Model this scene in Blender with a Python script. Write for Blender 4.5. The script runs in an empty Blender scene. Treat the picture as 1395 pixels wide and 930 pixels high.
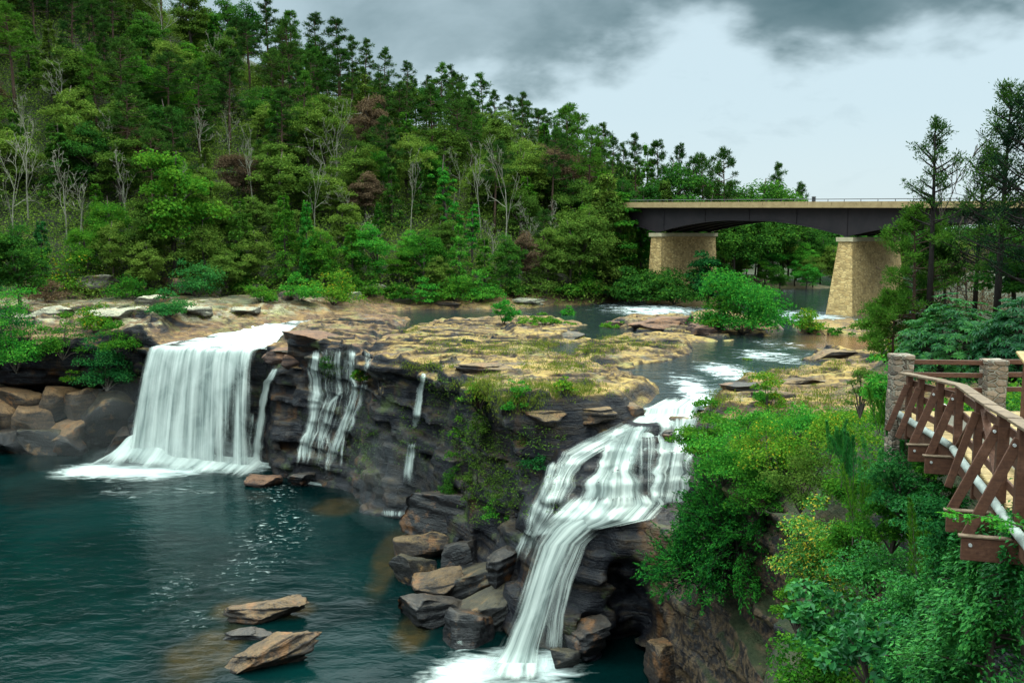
import bpy, bmesh, math, random
import numpy as np
from mathutils import Vector, Matrix, Euler
from mathutils.bvhtree import BVHTree

random.seed(11)
RNG = np.random.default_rng(5)
scene = bpy.context.scene
COL = scene.collection
PI = math.pi
R = math.radians

# ------------------------------------------------------------------ camera
F = 1300.0                      # focal length in pixels of the 1395 px wide photograph
W, H = 1395.0, 930.0
CAMZ = 20.7
PITCH = math.atan((465 - 318) / F)
cam_d = bpy.data.cameras.new('camera')
cam_d.sensor_width = 36.0
cam_d.lens = F / W * 36.0
cam_d.clip_start = 0.2
cam_d.clip_end = 6000
cam = bpy.data.objects.new('camera', cam_d)
COL.objects.link(cam)
cam.location = (0, 0, CAMZ)
cam.rotation_euler = (PI / 2 - PITCH, 0, 0)
scene.camera = cam
CAM = Vector((0, 0, CAMZ))
FWD = Vector((0, math.cos(PITCH), -math.sin(PITCH)))
UPV = Vector((0, math.sin(PITCH), math.cos(PITCH)))


def ray(px, py):
    return (FWD * F + Vector((1, 0, 0)) * (px - W / 2) + UPV * (H / 2 - py)).normalized()


def at_z(px, py, z):
    d = ray(px, py)
    return CAM + d * ((z - CAMZ) / d.z)


def at_y(px, py, y):
    d = ray(px, py)
    return CAM + d * (y / d.y)


def to_px(p):
    v = Vector(p) - CAM
    q = v.dot(FWD)
    return W / 2 + F * v.x / q, H / 2 - F * v.dot(UPV) / q, q


# ------------------------------------------------------------------ noise
_LAT = RNG.random((64, 64, 64)).astype(np.float32)


def vnoise(x, y, z, seed=0):
    """value noise in -1..1"""
    x = np.asarray(x, np.float32) + seed * 7.31
    y = np.asarray(y, np.float32) + seed * 3.77
    z = np.asarray(z, np.float32) + seed * 5.13
    xi = np.floor(x).astype(np.int32); yi = np.floor(y).astype(np.int32); zi = np.floor(z).astype(np.int32)
    fx = x - xi; fy = y - yi; fz = z - zi
    fx = fx * fx * (3 - 2 * fx); fy = fy * fy * (3 - 2 * fy); fz = fz * fz * (3 - 2 * fz)
    x0 = xi & 63; x1 = (xi + 1) & 63; y0 = yi & 63; y1 = (yi + 1) & 63; z0 = zi & 63; z1 = (zi + 1) & 63
    L = _LAT
    a = L[x0, y0, z0] * (1 - fx) + L[x1, y0, z0] * fx
    b = L[x0, y1, z0] * (1 - fx) + L[x1, y1, z0] * fx
    c = L[x0, y0, z1] * (1 - fx) + L[x1, y0, z1] * fx
    d = L[x0, y1, z1] * (1 - fx) + L[x1, y1, z1] * fx
    a = a * (1 - fy) + b * fy
    c = c * (1 - fy) + d * fy
    return (a * (1 - fz) + c * fz) * 2 - 1


def fbm(x, y, z, octv=3, seed=0):
    s = 0; a = 1.0; f = 1.0; t = 0
    for o in range(octv):
        s = s + a * vnoise(x * f, y * f, z * f, seed + o * 11)
        t += a; a *= .5; f *= 2.03
    return s / t


def hash3(a, b, c, seed=0):
    n = (a.astype(np.int64) * 73856093) ^ (b.astype(np.int64) * 19349663) ^ (c.astype(np.int64) * 83492791) ^ (seed * 2654435)
    n = (n ^ (n >> 13)) * 1274126177
    return ((n ^ (n >> 16)) & 0xffff).astype(np.float32) / 65535.0


def sstep(a, b, x):
    t = np.clip((x - a) / (b - a), 0, 1)
    return t * t * (3 - 2 * t)


def poly_sd(px, py, poly):
    """signed distance to a polygon, positive inside"""
    P = np.asarray(poly, np.float64)
    d = np.full(px.shape, 1e9); ins = np.zeros(px.shape, bool)
    n = len(P)
    for i in range(n):
        ax, ay = P[i]; bx, by = P[(i + 1) % n]
        ex, ey = bx - ax, by - ay
        wx, wy = px - ax, py - ay
        t = np.clip((wx * ex + wy * ey) / (ex * ex + ey * ey + 1e-12), 0, 1)
        dx, dy = wx - t * ex, wy - t * ey
        d = np.minimum(d, dx * dx + dy * dy)
        c = ((ay > py) != (by > py)) & (px < ex * (py - ay) / (ey if abs(ey) > 1e-12 else 1e-12) + ax)
        ins ^= c
    d = np.sqrt(d)
    return np.where(ins, d, -d)


# ------------------------------------------------------------------ object helpers
def obj(name, me, mat=None, parent=None, loc=None):
    o = bpy.data.objects.new(name, me)
    COL.objects.link(o)
    if mat is not None and len(me.materials) == 0:
        for m in (mat if isinstance(mat, (list, tuple)) else [mat]):
            me.materials.append(m)
    if parent is not None:
        o.parent = parent
    if loc is not None:
        o.location = loc
    return o


def empty(name, loc=(0, 0, 0), rz=0.0):
    o = bpy.data.objects.new(name, None)
    COL.objects.link(o)
    o.location = loc
    o.rotation_euler = (0, 0, rz)
    o.empty_display_size = .3
    return o


def tag(o, label=None, cat=None, group=None, kind=None):
    if label: o['label'] = label
    if cat: o['category'] = cat
    if group: o['group'] = group
    if kind: o['kind'] = kind
    return o


def mesh_np(name, V, Fq, smooth=True):
    """mesh from numpy vertices and an (n,3|4) face array"""
    me = bpy.data.meshes.new(name)
    V = np.asarray(V, np.float32); Fq = np.asarray(Fq, np.int32)
    k = Fq.shape[1]
    me.vertices.add(len(V)); me.vertices.foreach_set('co', V.ravel())
    me.loops.add(Fq.size); me.loops.foreach_set('vertex_index', Fq.ravel())
    me.polygons.add(len(Fq))
    me.polygons.foreach_set('loop_start', np.arange(0, Fq.size, k, dtype=np.int32))
    me.polygons.foreach_set('loop_total', np.full(len(Fq), k, np.int32))
    me.polygons.foreach_set('use_smooth', np.full(len(Fq), smooth, bool))
    me.update(calc_edges=True)
    return me


def attr(me, name, vals):
    a = me.attributes.new(name, 'FLOAT', 'POINT')
    a.data.foreach_set('value', np.asarray(vals, np.float32).ravel())


class MB:
    """collects boxes, bars and tubes into one mesh"""
    def __init__(self):
        self.v = []; self.f = []

    def add(self, vs, fs):
        b = len(self.v)
        self.v += [tuple(v) for v in vs]
        self.f += [tuple(i + b for i in f) for f in fs]

    def box(self, c, s, rot=None):
        c = Vector(c); h = Vector(s) / 2
        m = rot if rot is not None else Matrix.Identity(3)
        vs = [c + m @ Vector((x * h.x, y * h.y, z * h.z)) for x in (-1, 1) for y in (-1, 1) for z in (-1, 1)]
        self.add(vs, [(0, 1, 3, 2), (4, 6, 7, 5), (0, 4, 5, 1), (2, 3, 7, 6), (0, 2, 6, 4), (1, 5, 7, 3)])

    def bar(self, a, b, w, h, up=(0, 0, 1)):
        """a rectangular bar from a to b; w across, h along up"""
        a = Vector(a); b = Vector(b)
        d = (b - a).normalized(); u = Vector(up)
        s = d.cross(u)
        if s.length < 1e-4:
            s = d.cross(Vector((1, 0, 0)))
        s.normalize(); u = s.cross(d)
        vs = [p + s * (i * w / 2) + u * (j * h / 2) for p in (a, b) for i, j in ((-1, -1), (1, -1), (1, 1), (-1, 1))]
        self.add(vs, [(0, 1, 2, 3), (7, 6, 5, 4), (0, 4, 5, 1), (1, 5, 6, 2), (2, 6, 7, 3), (3, 7, 4, 0)])

    def tube(self, pts, rad, n=6, cap=True):
        pts = [Vector(p) for p in pts]
        if not isinstance(rad, (list, tuple)):
            rad = [rad] * len(pts)
        vs = []; ref = Vector((.3, .9, .2)).normalized()
        for i, p in enumerate(pts):
            d = (pts[min(i + 1, len(pts) - 1)] - pts[max(i - 1, 0)]).normalized()
            s = d.cross(ref)
            if s.length < .05:
                s = d.cross(Vector((1, 0, 0)))
            s.normalize(); u = s.cross(d)
            for k in range(n):
                a = 2 * PI * k / n
                vs.append(p + (s * math.cos(a) + u * math.sin(a)) * rad[i])
        fs = []
        for i in range(len(pts) - 1):
            for k in range(n):
                k2 = (k + 1) % n
                fs.append((i * n + k, i * n + k2, (i + 1) * n + k2, (i + 1) * n + k))
        if cap:
            fs.append(tuple(range(n))[::-1]); fs.append(tuple(range((len(pts) - 1) * n, len(pts) * n)))
        self.add(vs, fs)

    def mesh(self, name, smooth=False, bevel=0.0):
        me = bpy.data.meshes.new(name)
        me.from_pydata(self.v, [], self.f)
        if bevel:
            bm = bmesh.new(); bm.from_mesh(me)
            bmesh.ops.recalc_face_normals(bm, faces=bm.faces)
            bmesh.ops.bevel(bm, geom=list(bm.edges), offset=bevel, segments=1, affect='EDGES', clamp_overlap=True)
            bm.to_mesh(me); bm.free()
        if smooth:
            me.polygons.foreach_set('use_smooth', [True] * len(me.polygons))
        me.update()
        return me

    def build(self, name, mat=None, parent=None, smooth=False, bevel=0.0, loc=None):
        return obj(name, self.mesh(name, smooth, bevel), mat, parent, loc)


# ------------------------------------------------------------------ node helpers
def new_mat(name):
    m = bpy.data.materials.new(name)
    m.use_nodes = True
    nt = m.node_tree
    nt.nodes.clear()
    return m, nt


class N:
    """short hand for building node trees"""
    def __init__(self, nt):
        self.nt = nt

    def n(self, t, **kw):
        nd = self.nt.nodes.new(t)
        for k, v in kw.items():
            setattr(nd, k, v)
        return nd

    def link(self, a, b):
        self.nt.links.new(a, b)

    def put(self, sock, v):
        if hasattr(v, 'links') or isinstance(v, bpy.types.NodeSocket):
            self.link(v, sock)
        elif isinstance(v, (tuple, list)) and len(v) == 3 and sock.type == 'RGBA':
            sock.default_value = (*v, 1)
        else:
            sock.default_value = v

    def math(self, op, a, b=0.0, c=None, clamp=False):
        nd = self.n('ShaderNodeMath', operation=op, use_clamp=clamp)
        self.put(nd.inputs[0], a); self.put(nd.inputs[1], b)
        if c is not None: self.put(nd.inputs[2], c)
        return nd.outputs[0]

    def mix(self, f, a, b, blend='MIX'):
        nd = self.n('ShaderNodeMix', data_type='RGBA', blend_type=blend)
        self.put(nd.inputs[0], f); self.put(nd.inputs[6], a); self.put(nd.inputs[7], b)
        return nd.outputs[2]

    def ramp(self, f, *stops):
        nd = self.n('ShaderNodeValToRGB')
        e = nd.color_ramp.elements
        while len(e) < len(stops): e.new(.5)
        for k, (p, c) in enumerate(stops):
            e[k].position = p
            e[k].color = (*c, 1) if isinstance(c, (tuple, list)) else (c, c, c, 1)
        self.put(nd.inputs[0], f)
        return nd.outputs[0]

    def map(self, f, a, b, c=0.0, d=1.0, smooth=False):
        nd = self.n('ShaderNodeMapRange')
        if smooth: nd.interpolation_type = 'SMOOTHSTEP'
        for i, v in enumerate((f, a, b, c, d)): self.put(nd.inputs[i], v)
        return nd.outputs[0]

    def noise(self, vec, scale, detail=4, rough=.55, dist=0.0, lac=2.0):
        nd = self.n('ShaderNodeTexNoise')
        if vec is not None: self.link(vec, nd.inputs['Vector'])
        nd.inputs['Scale'].default_value = scale; nd.inputs['Detail'].default_value = detail
        nd.inputs['Roughness'].default_value = rough; nd.inputs['Distortion'].default_value = dist
        return nd.outputs['Fac']

    def voronoi(self, vec, scale, feature='F1', out='Distance', rnd=1.0):
        nd = self.n('ShaderNodeTexVoronoi', feature=feature)
        if vec is not None: self.link(vec, nd.inputs['Vector'])
        nd.inputs['Scale'].default_value = scale
        nd.inputs['Randomness'].default_value = rnd
        return nd.outputs[out]

    def scale(self, vec, s):
        nd = self.n('ShaderNodeMapping')
        self.link(vec, nd.inputs[0]); nd.inputs['Scale'].default_value = s
        return nd.outputs[0]

    def pos(self):
        return self.n('ShaderNodeNewGeometry').outputs['Position']

    def objco(self):
        return self.n('ShaderNodeTexCoord').outputs['Object']

    def bump(self, h, strength=.5, dist=.1, normal=None):
        nd = self.n('ShaderNodeBump')
        nd.inputs['Strength'].default_value = strength; nd.inputs['Distance'].default_value = dist
        self.link(h, nd.inputs['Height'])
        if normal is not None: self.link(normal, nd.inputs['Normal'])
        return nd.outputs[0]

    def out(self, surf):
        o = self.n('ShaderNodeOutputMaterial')
        self.link(surf, o.inputs['Surface'])

    def principled(self, color, rough=.7, spec=.3, normal=None, **kw):
        nd = self.n('ShaderNodeBsdfPrincipled')
        self.put(nd.inputs['Base Color'], color); self.put(nd.inputs['Roughness'], rough)
        self.put(nd.inputs['Specular IOR Level'], spec)
        if normal is not None: self.link(normal, nd.inputs['Normal'])
        for k, v in kw.items(): self.put(nd.inputs[k], v)
        return nd.outputs[0]
# ------------------------------------------------------------------ plan of the gorge
GORGE = [(-90, 93), (-56, 92.5), (-49, 91.5), (-42, 91.5), (-37, 90.5), (-34.2, 88.3), (-33.2, 87.3), (-28, 86.0), (-22.3, 84.3),
         (-21.3, 82.5), (-18.5, 80.8), (-16.5, 79.8), (-12.4, 77), (-10.9, 73.5), (-9.8, 70.5), (-7.2, 68), (-5.2, 65),
         (-4.2, 62), (-2.7, 58.5), (-1.0, 55.6), (0.0, 53), (0.3, 51), (0.5, 49), (0.7, 47.3), (2.3, 45.9), (3.6, 45.2), (5.2, 44.9),
         (7.2, 44.3), (8.0, 43), (8.2, 41.2), (9.2, 38.5), (10.2, 35), (10.5, 30), (8.7, 27.5), (6.9, 24), (5.6, 19.5),
         (4.3, 14), (4.6, 8), (4.0, 3), (-10, 2), (-90, 6)]


def isl(pts, z=11.35):
    return [(at_z(a, b, z).x, at_z(a, b, z).y) for a, b in pts]


ISLANDS = [  # (outline in plan, height over the river bed)
    (isl([(338, 480), (362, 462), (400, 443), (470, 434), (520, 432), (560, 431), (515, 462), (512, 490), (470, 520), (350, 520)]), 11.75),
    (isl([(503, 462), (560, 447), (620, 443), (690, 453), (745, 474), (800, 494), (860, 510), (915, 522), (880, 560), (850, 640), (700, 640), (560, 600), (495, 500)]), 11.75),
    (isl([(680, 448), (730, 440), (790, 450), (803, 462), (750, 470), (690, 464)]), 11.85),
    (isl([(770, 487), (790, 471), (830, 460), (900, 456), (1000, 460), (965, 476), (900, 490), (850, 497), (800, 497)]), 11.7),
    (isl([(820, 440), (850, 434), (930, 433), (1000, 446), (990, 457), (870, 449)]), 11.8),
    (isl([(950, 545), (985, 520), (1060, 509), (1105, 500), (1180, 500), (1300, 490), (1300, 640), (1000, 640), (965, 570)]), 12.0),
    (isl([(1100, 488), (1110, 479), (1180, 478), (1240, 480), (1240, 500), (1150, 494)]), 11.85),
    (isl([(940, 425), (960, 420), (1010, 425), (1060, 440), (1050, 455), (960, 450)]), 11.6),
    (isl([(560, 438), (640, 433), (700, 430), (760, 432), (805, 440), (740, 447), (640, 447)]), 11.42),
    (isl([(1000, 480), (1050, 468), (1100, 470), (1095, 480), (1030, 488)]), 11.36),
    (isl([(1075, 440), (1110, 436), (1230, 440), (1230, 455), (1090, 452)]), 11.55),
]
BANK = isl([(-500, 452), (-200, 448), (0, 446), (150, 452), (200, 466), (235, 460), (290, 448), (370, 438), (440, 433), (560, 420), (700, 420), (790, 410),
            (850, 409), (885, 398), (960, 392), (960, 380), (400, 372), (-500, 372)], 11.3)


def hill_crest(x):
    return np.interp(x, [-160, -107, -75, -49, -13, 6, 16, 28, 40, 60], [88, 82, 66, 48, 36.5, 29, 25.5, 21, 15, 12.5])


def foot_y(x):
    return np.interp(x, [-160, -60, -40, -13, 8, 20, 30, 45], [108, 112, 117, 124, 129, 141, 152, 168])


def right_bank(y):
    return np.interp(y, [0, 44, 48, 55, 70, 95, 116, 150, 200], [8, 12, 14.5, 19.5, 26.5, 39, 56, 74, 95])


def bedding(x, y):
    """low ledges of the dipping sandstone beds, steep side towards the gorge"""
    wp = fbm(x * .16, y * .16, x * 0, 3, 44)
    out = 0
    for fr, am, sd_, k in ((.30, .62, 45, .10), (.75, .30, 47, .16)):
        w = (y + x * k) * fr + wp * 2.4 + vnoise(x * .7, y * .7, x * 0, sd_) * .35
        f = w - np.floor(w); a = am * (.35 + .65 * hash3(np.floor(w), np.floor(w) * 0, np.floor(w) * 0, sd_))
        out = out + a * (sstep(0, .10, f) * (1 - f) - .4)
    return out


def ground_top(x, y):
    """height of the ground (without the cliffs of the gorge)"""
    z = np.full(x.shape, 10.75)
    wob = fbm(x * .12, y * .12, x * 0, 3, 3)
    z = z + wob * .25
    for k, (poly, hz) in enumerate(ISLANDS):
        d = poly_sd(x, y, poly) + fbm(x * .45, y * .45, x * 0, 4, 20 + k) * 1.5
        up = (.55 * sstep(-.2, .25, d) + .45 * sstep(.9, 1.5, d + .8 * vnoise(x * .5, y * .5, x * 0, 25 + k))) * (hz - 10.75)
        z = np.maximum(z, 10.75 + up + np.clip(d, 0, 8) * .02 + fbm(x * .3, y * .3, x * 0, 2, 40 + k) * .14 * sstep(0, 2, d))
    beds = bedding(x, y)
    z = z + beds * sstep(10.95, 11.25, z) * sstep(125, 100, y)
    # left / far bank and the wooded hill
    db = poly_sd(x, y, BANK) + fbm(x * .35, y * .35, x * 0, 3, 60) * 1.2
    bank = 11.0 + sstep(-.3, .5, db) * .55 + bedding(x + 9, y) * 1.3 * sstep(.2, 2.5, db) * sstep(9, 5, db) + sstep(.8, 1.6, db + vnoise(x * .4, y * .4, x * 0, 62)) * .35 + sstep(1.5, 7, db) * 1.1 + fbm(x * .3, y * .3, x * 0, 3, 61) * .5 * sstep(0, 3, db)
    z = np.where(db > -.6, np.maximum(z, bank), z)
    fy = foot_y(x); cz = hill_crest(x)
    run = np.interp(x, [-110, -60, -20, 10, 40], [80, 66, 52, 38, 30])
    t = (y - fy) / run
    hill = 13 + (cz - 13) * np.clip(t, 0, 1) ** .92 + np.clip(t - 1, 0, 4) * 3 + fbm(x * .06, y * .06, x * 0, 3, 70) * 2.2 * sstep(0, .4, t)
    hill = np.where(x > 46, 12.4, hill)
    far = sstep(64, 46, x) * sstep(-3, 3, y - fy)
    z = z * (1 - far) + np.maximum(z, hill) * far
    # ground behind everything
    bf = sstep(205, 240, y)
    z = z * (1 - bf) + np.maximum(z, 13.0 + fbm(x * .02, y * .02, x * 0, 2, 75) * 1.5) * bf
    # right bank
    xb = right_bank(y)
    dr = (x - xb) + fbm(x * .3, y * .3, x * 0, 3, 80) * .8
    zr = 11.2 + sstep(-1, 7, dr) * 4.6 * sstep(160, 110, y) + sstep(-1, 7, dr) * 1.2
    zr = np.where(y < 56, zr * sstep(46, 56, y) + (11.9 + sstep(52, 24, y) * 4.4) * (1 - sstep(46, 56, y)), zr)
    z = np.where((dr > -1) & (y < 165), np.maximum(z, zr), z)
    return z


def gorge_rel(x, y):
    return -poly_sd(x, y, GORGE)


def near_slope(x, y, d, z):
    """bank under the boardwalk: falls away towards the edge of the gorge"""
    m = sstep(50, 44, y) * sstep(3, 5, x)
    zs = 11.6 + sstep(-.5, 5.5, d) * (16.2 - 11.6) * sstep(48, 22, y) + sstep(34, 24, y) * .3
    zs = zs + fbm(x * .4, y * .4, x * 0, 3, 85) * .35
    return z * (1 - m) + zs * m


def cascade_top(x, y, z):
    """the stepped rock the right-hand fall runs over"""
    n = fbm(x * .5, y * .5, x * 0, 3, 90)
    bl = hash3(np.floor(x * .62 + n * .8), np.floor(y * .5 + n), np.floor(x * 0), 91) - .5
    t = (y + n * 1.1 + bl * 1.5 - 46.9 - .12 * (x - 5)) / 4.0
    h = 7.15 + 3.55 * np.clip(t, 0, 1)
    st = .62
    q = h / st; k = np.floor(q); fr = q - k
    h = st * (k + sstep(.55, .95, fr)) + n * .12
    h = np.where(t < 0, 7.1 + np.clip(t, -.6, 0) * .9 + n * .12, h)
    lim = 10.55 - np.clip(6.6 - x, 0, 8) * .36 - np.clip(2.4 - x, 0, 4) * 1.15
    kk = np.floor((lim + n * .3) / .5)
    lim = .5 * (kk + sstep(.5, .95, (lim + n * .3) / .5 - kk))
    h = np.minimum(h, np.where(y < 51.2 + .18 * (x - 2), lim, 99))
    m = sstep(10.6, 9.4, x + n * .4) * sstep(-.4, .4, (51.4 + .12 * x) - y + n * .3) * sstep(-1.0, -.2, x) * sstep(42.5, 44, y)
    # channel that feeds it
    ch = sstep(2.6, .8, np.abs(x - np.interp(y, [50, 53, 57, 62, 70, 80], [8.3, 9.0, 10.4, 12.6, 16.6, 21])) - np.interp(y, [50, 57, 70, 80], [.6, .3, 1.5, 4])) * sstep(88, 80, y)
    z = z * (1 - ch) + np.minimum(z, 10.6) * ch
    return z * (1 - m) + np.minimum(z, h) * m


def full_top(x, y):
    d = gorge_rel(x, y)
    z = ground_top(x, y)
    z = near_slope(x, y, d, z)
    z = cascade_top(x, y, z)
    # lip of the broad fall is worn lower
    lip = sstep(7.5, 4.5, np.abs(x + 27.6)) * sstep(100, 88, y)
    z = z * (1 - lip) + np.minimum(z, 10.2 + np.clip(-22.3 - x, 0, 11) * .02) * lip
    lip2 = sstep(1.2, .5, np.abs(x + 20.3)) * sstep(88, 84, y)
    z = np.minimum(z, 10.0) * lip2 + z * (1 - lip2)
    return z


def surface_nets(f, org, step):
    nx, ny, nz = f.shape
    s = f > 0
    c = np.zeros((nx - 1, ny - 1, nz - 1), np.int8)
    for i in (0, 1):
        for j in (0, 1):
            for k in (0, 1):
                c += s[i:nx - 1 + i, j:ny - 1 + j, k:nz - 1 + k]
    act = (c > 0) & (c < 8)
    I, J, K = np.nonzero(act)
    idx = np.full(act.shape, -1, np.int64)
    idx[I, J, K] = np.arange(len(I))
    acc = np.zeros((len(I), 3)); cnt = np.zeros(len(I))
    cor = [(i, j, k) for i in (0, 1) for j in (0, 1) for k in (0, 1)]
    for a in range(8):
        for b in range(a + 1, 8):
            A, B = cor[a], cor[b]
            if sum(abs(A[q] - B[q]) for q in range(3)) != 1: continue
            fa = f[I + A[0], J + A[1], K + A[2]]; fb = f[I + B[0], J + B[1], K + B[2]]
            m = (fa > 0) != (fb > 0)
            t = np.where(m, fa / np.where(fa - fb == 0, 1, fa - fb), 0)
            for q in range(3):
                acc[:, q] += np.where(m, A[q] + t * (B[q] - A[q]), 0)
            cnt += m
    acc /= cnt[:, None]
    V = (np.stack([I, J, K], 1) + acc) * np.array(step) + np.array(org)
    Fs = []
    for ax in range(3):
        sl = [slice(1, -1)] * 3; sl2 = [slice(1, -1)] * 3
        sl[ax] = slice(0, -1); sl2[ax] = slice(1, None)
        e = s[tuple(sl)] != s[tuple(sl2)]
        P = list(np.nonzero(e))
        first = s[tuple(sl)][tuple(P)]
        for q in range(3):
            if q != ax: P[q] = P[q] + 1
        u, v = (ax + 1) % 3, (ax + 2) % 3
        qd = []
        for du, dv in ((-1, -1), (0, -1), (0, 0), (-1, 0)):
            C = [P[0].copy(), P[1].copy(), P[2].copy()]
            C[u] += du; C[v] += dv
            qd.append(idx[C[0], C[1], C[2]])
        Q = np.stack(qd, 1)
        Q[~first] = Q[~first][:, ::-1]
        Fs.append(Q)
    return V, np.concatenate(Fs)


def build_rock_volume():
    x0, x1, y0, y1, z0, z1 = -57.0, 27.0, 23.0, 101.0, -1.4, 14.6
    sx, sy, sz = .26, .26, .2
    xs = np.arange(x0, x1, sx); ys = np.arange(y0, y1, sy); zs = np.arange(z0, z1, sz)
    X2, Y2 = np.meshgrid(xs, ys, indexing='ij')
    top = full_top(X2, Y2).astype(np.float32)
    d2 = gorge_rel(X2, Y2).astype(np.float32)
    f = np.minimum(top[:, :, None] - zs[None, None, :].astype(np.float32), 3)
    band = (np.abs(d2) < 4.5)[:, :, None] & np.ones(len(zs), bool)[None, None, :]
    f = np.where((d2 < -4.4)[:, :, None], -1.0, f).astype(np.float32)
    band &= f > -.8
    I, J, K = np.nonzero(band)
    x = xs[I].astype(np.float32); y = ys[J].astype(np.float32); z = zs[K].astype(np.float32); d = d2[I, J]
    # tilted strata of uneven thickness, broken into blocks by joints
    zz = z + .03 * x - .05 * (y - 60) + vnoise(x * .08, y * .08, z * .05, 1) * .5
    bnd = np.cumsum(np.random.default_rng(3).uniform(.28, 1.35, 60)) - 8
    L = np.searchsorted(bnd, zz)
    lay = vnoise(x * .22, y * .22, L * 7.7, 2) * .62
    wx = x + vnoise(x * .35, y * .35, L * 3.1, 4) * .8; wy = y + vnoise(x * .35, y * .35, L * 3.1, 5) * .8
    bs = 1.5 + 1.6 * hash3(L, L * 0, L * 0, 9)
    blk = hash3(np.floor((wx * .8 + wy * .6) / bs), np.floor((wy * .8 - wx * .6) / bs), L, 7) - .5
    rough = fbm(x * .7, y * .7, z * .7, 3, 8)
    big = vnoise(x * .16, y * .16, z * .1, 6)
    prof = np.interp(z, [-1, 0, 1.5, 4, 8, 9.6, 10.6, 11.5], [1.5, 1.1, .7, .2, -.25, -.35, .25, .3])
    leftwall = sstep(-36, -40, x)
    prof = prof * (1 - leftwall) + leftwall * np.interp(z, [-1, 3, 5.2, 6.2, 8, 12], [-1.5, -2.2, -2.6, -.6, .2, .5])
    fall = sstep(7, 5, np.abs(x + 27.6)) * sstep(78, 82, y)
    prof = prof * (1 - fall) - .6 * fall
    tilt = sstep(-1.5, 0, x) * sstep(7, 6, x) * sstep(49, 50, y) * sstep(58, 56, y)
    prof = prof + tilt * np.interp(z, [8.5, 9.6, 10.2, 12], [-.6, -.5, .7, .7])
    amp = 1 - .6 * fall
    side = d + prof + (lay * .9 + blk * 1.0) * amp + rough * .35 + big * .7 * amp
    # dark hollow under the shelf beside the foot of the right-hand fall
    cave = 1 - ((x - 5.6) / 1.9) ** 2 - ((y - 44.6) / 2.8) ** 2 - ((z - 1.6) / (2.9 + .8 * vnoise(x * .9, y * .9, z * 0, 15))) ** 2 + rough * .9 + lay * 1.0 + blk * .5
    side = np.minimum(side, -cave * 1.6)
    ft = f[I, J, K]
    # ledges and cracks on top
    led = (blk * .28 + lay * .16) * sstep(0, 2.5, 4.5 - np.abs(d))
    f[I, J, K] = np.minimum(ft + led * sstep(11.3, 10.5, np.abs(ft) + 10), side)
    V, Q = surface_nets(f, (x0, y0, z0), (sx, sy, sz))
    return V, Q


def build_far_ground():
    """ground outside the rock volume, fine near the river and coarse towards the horizon"""
    xs = np.concatenate([np.linspace(-2600, -220, 14), np.arange(-200, -62, 4.0), np.arange(-60, 75, .7), np.arange(76, 160, 4.0), np.linspace(180, 2600, 14)])
    ys = np.concatenate([np.array([-60, -30, -12, -4, 0]), np.arange(2, 23.5, .7), np.arange(24, 100, 1.0), np.arange(100.2, 165, .5), np.arange(166, 240, 3.0), np.linspace(250, 5200, 24)])
    X, Y = np.meshgrid(xs, ys, indexing='ij')
    Z = full_top(X, Y)
    d = gorge_rel(X, Y)
    Z = np.where(d < 0, np.maximum(-2.5, Z + d * 6), Z)
    inside = (X > -56.4) & (X < 26.2) & (Y > 23.6) & (Y < 100.2)
    Z = np.where(inside & (Z < 13.9), np.where(d > 1.5, Z - 1.0, -3.5), Z)
    n, m = X.shape
    V = np.stack([X, Y, Z], -1).reshape(-1, 3)
    a = (np.arange(n - 1)[:, None] * m + np.arange(m - 1)[None, :]).ravel()
    Q = np.stack([a, a + m, a + m + 1, a + 1], 1)
    ctr = V[Q].mean(1)
    deep = (ctr[:, 0] > -55) & (ctr[:, 0] < 25) & (ctr[:, 1] > 25) & (ctr[:, 1] < 99)
    return V, Q[~deep | (V[Q][:, :, 2].min(1) > 11.8)]


_V1, _Q1 = build_rock_volume()
_V2, _Q2 = build_far_ground()
TV = np.concatenate([_V1, _V2]); TQ = np.concatenate([_Q1, _Q2 + len(_V1)])
terrain_me = mesh_np('terrain', TV, TQ, True)
BVH = BVHTree.FromPolygons([tuple(v) for v in TV.tolist()], [tuple(q) for q in TQ.tolist()])


def hit(px, py):
    h = BVH.ray_cast(CAM, ray(px, py))
    q = at_z(px, py, 0.0)
    if h[0] is None or (q.y > 0 and h[0].z < 0):
        return q
    return h[0]


def hitn(px, py):
    h = BVH.ray_cast(CAM, ray(px, py))
    return h[0], h[1]


def ground_z(x, y, top=90.0):
    h = BVH.ray_cast(Vector((x, y, top)), Vector((0, 0, -1)))
    return h[0].z if h[0] is not None else None
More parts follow.
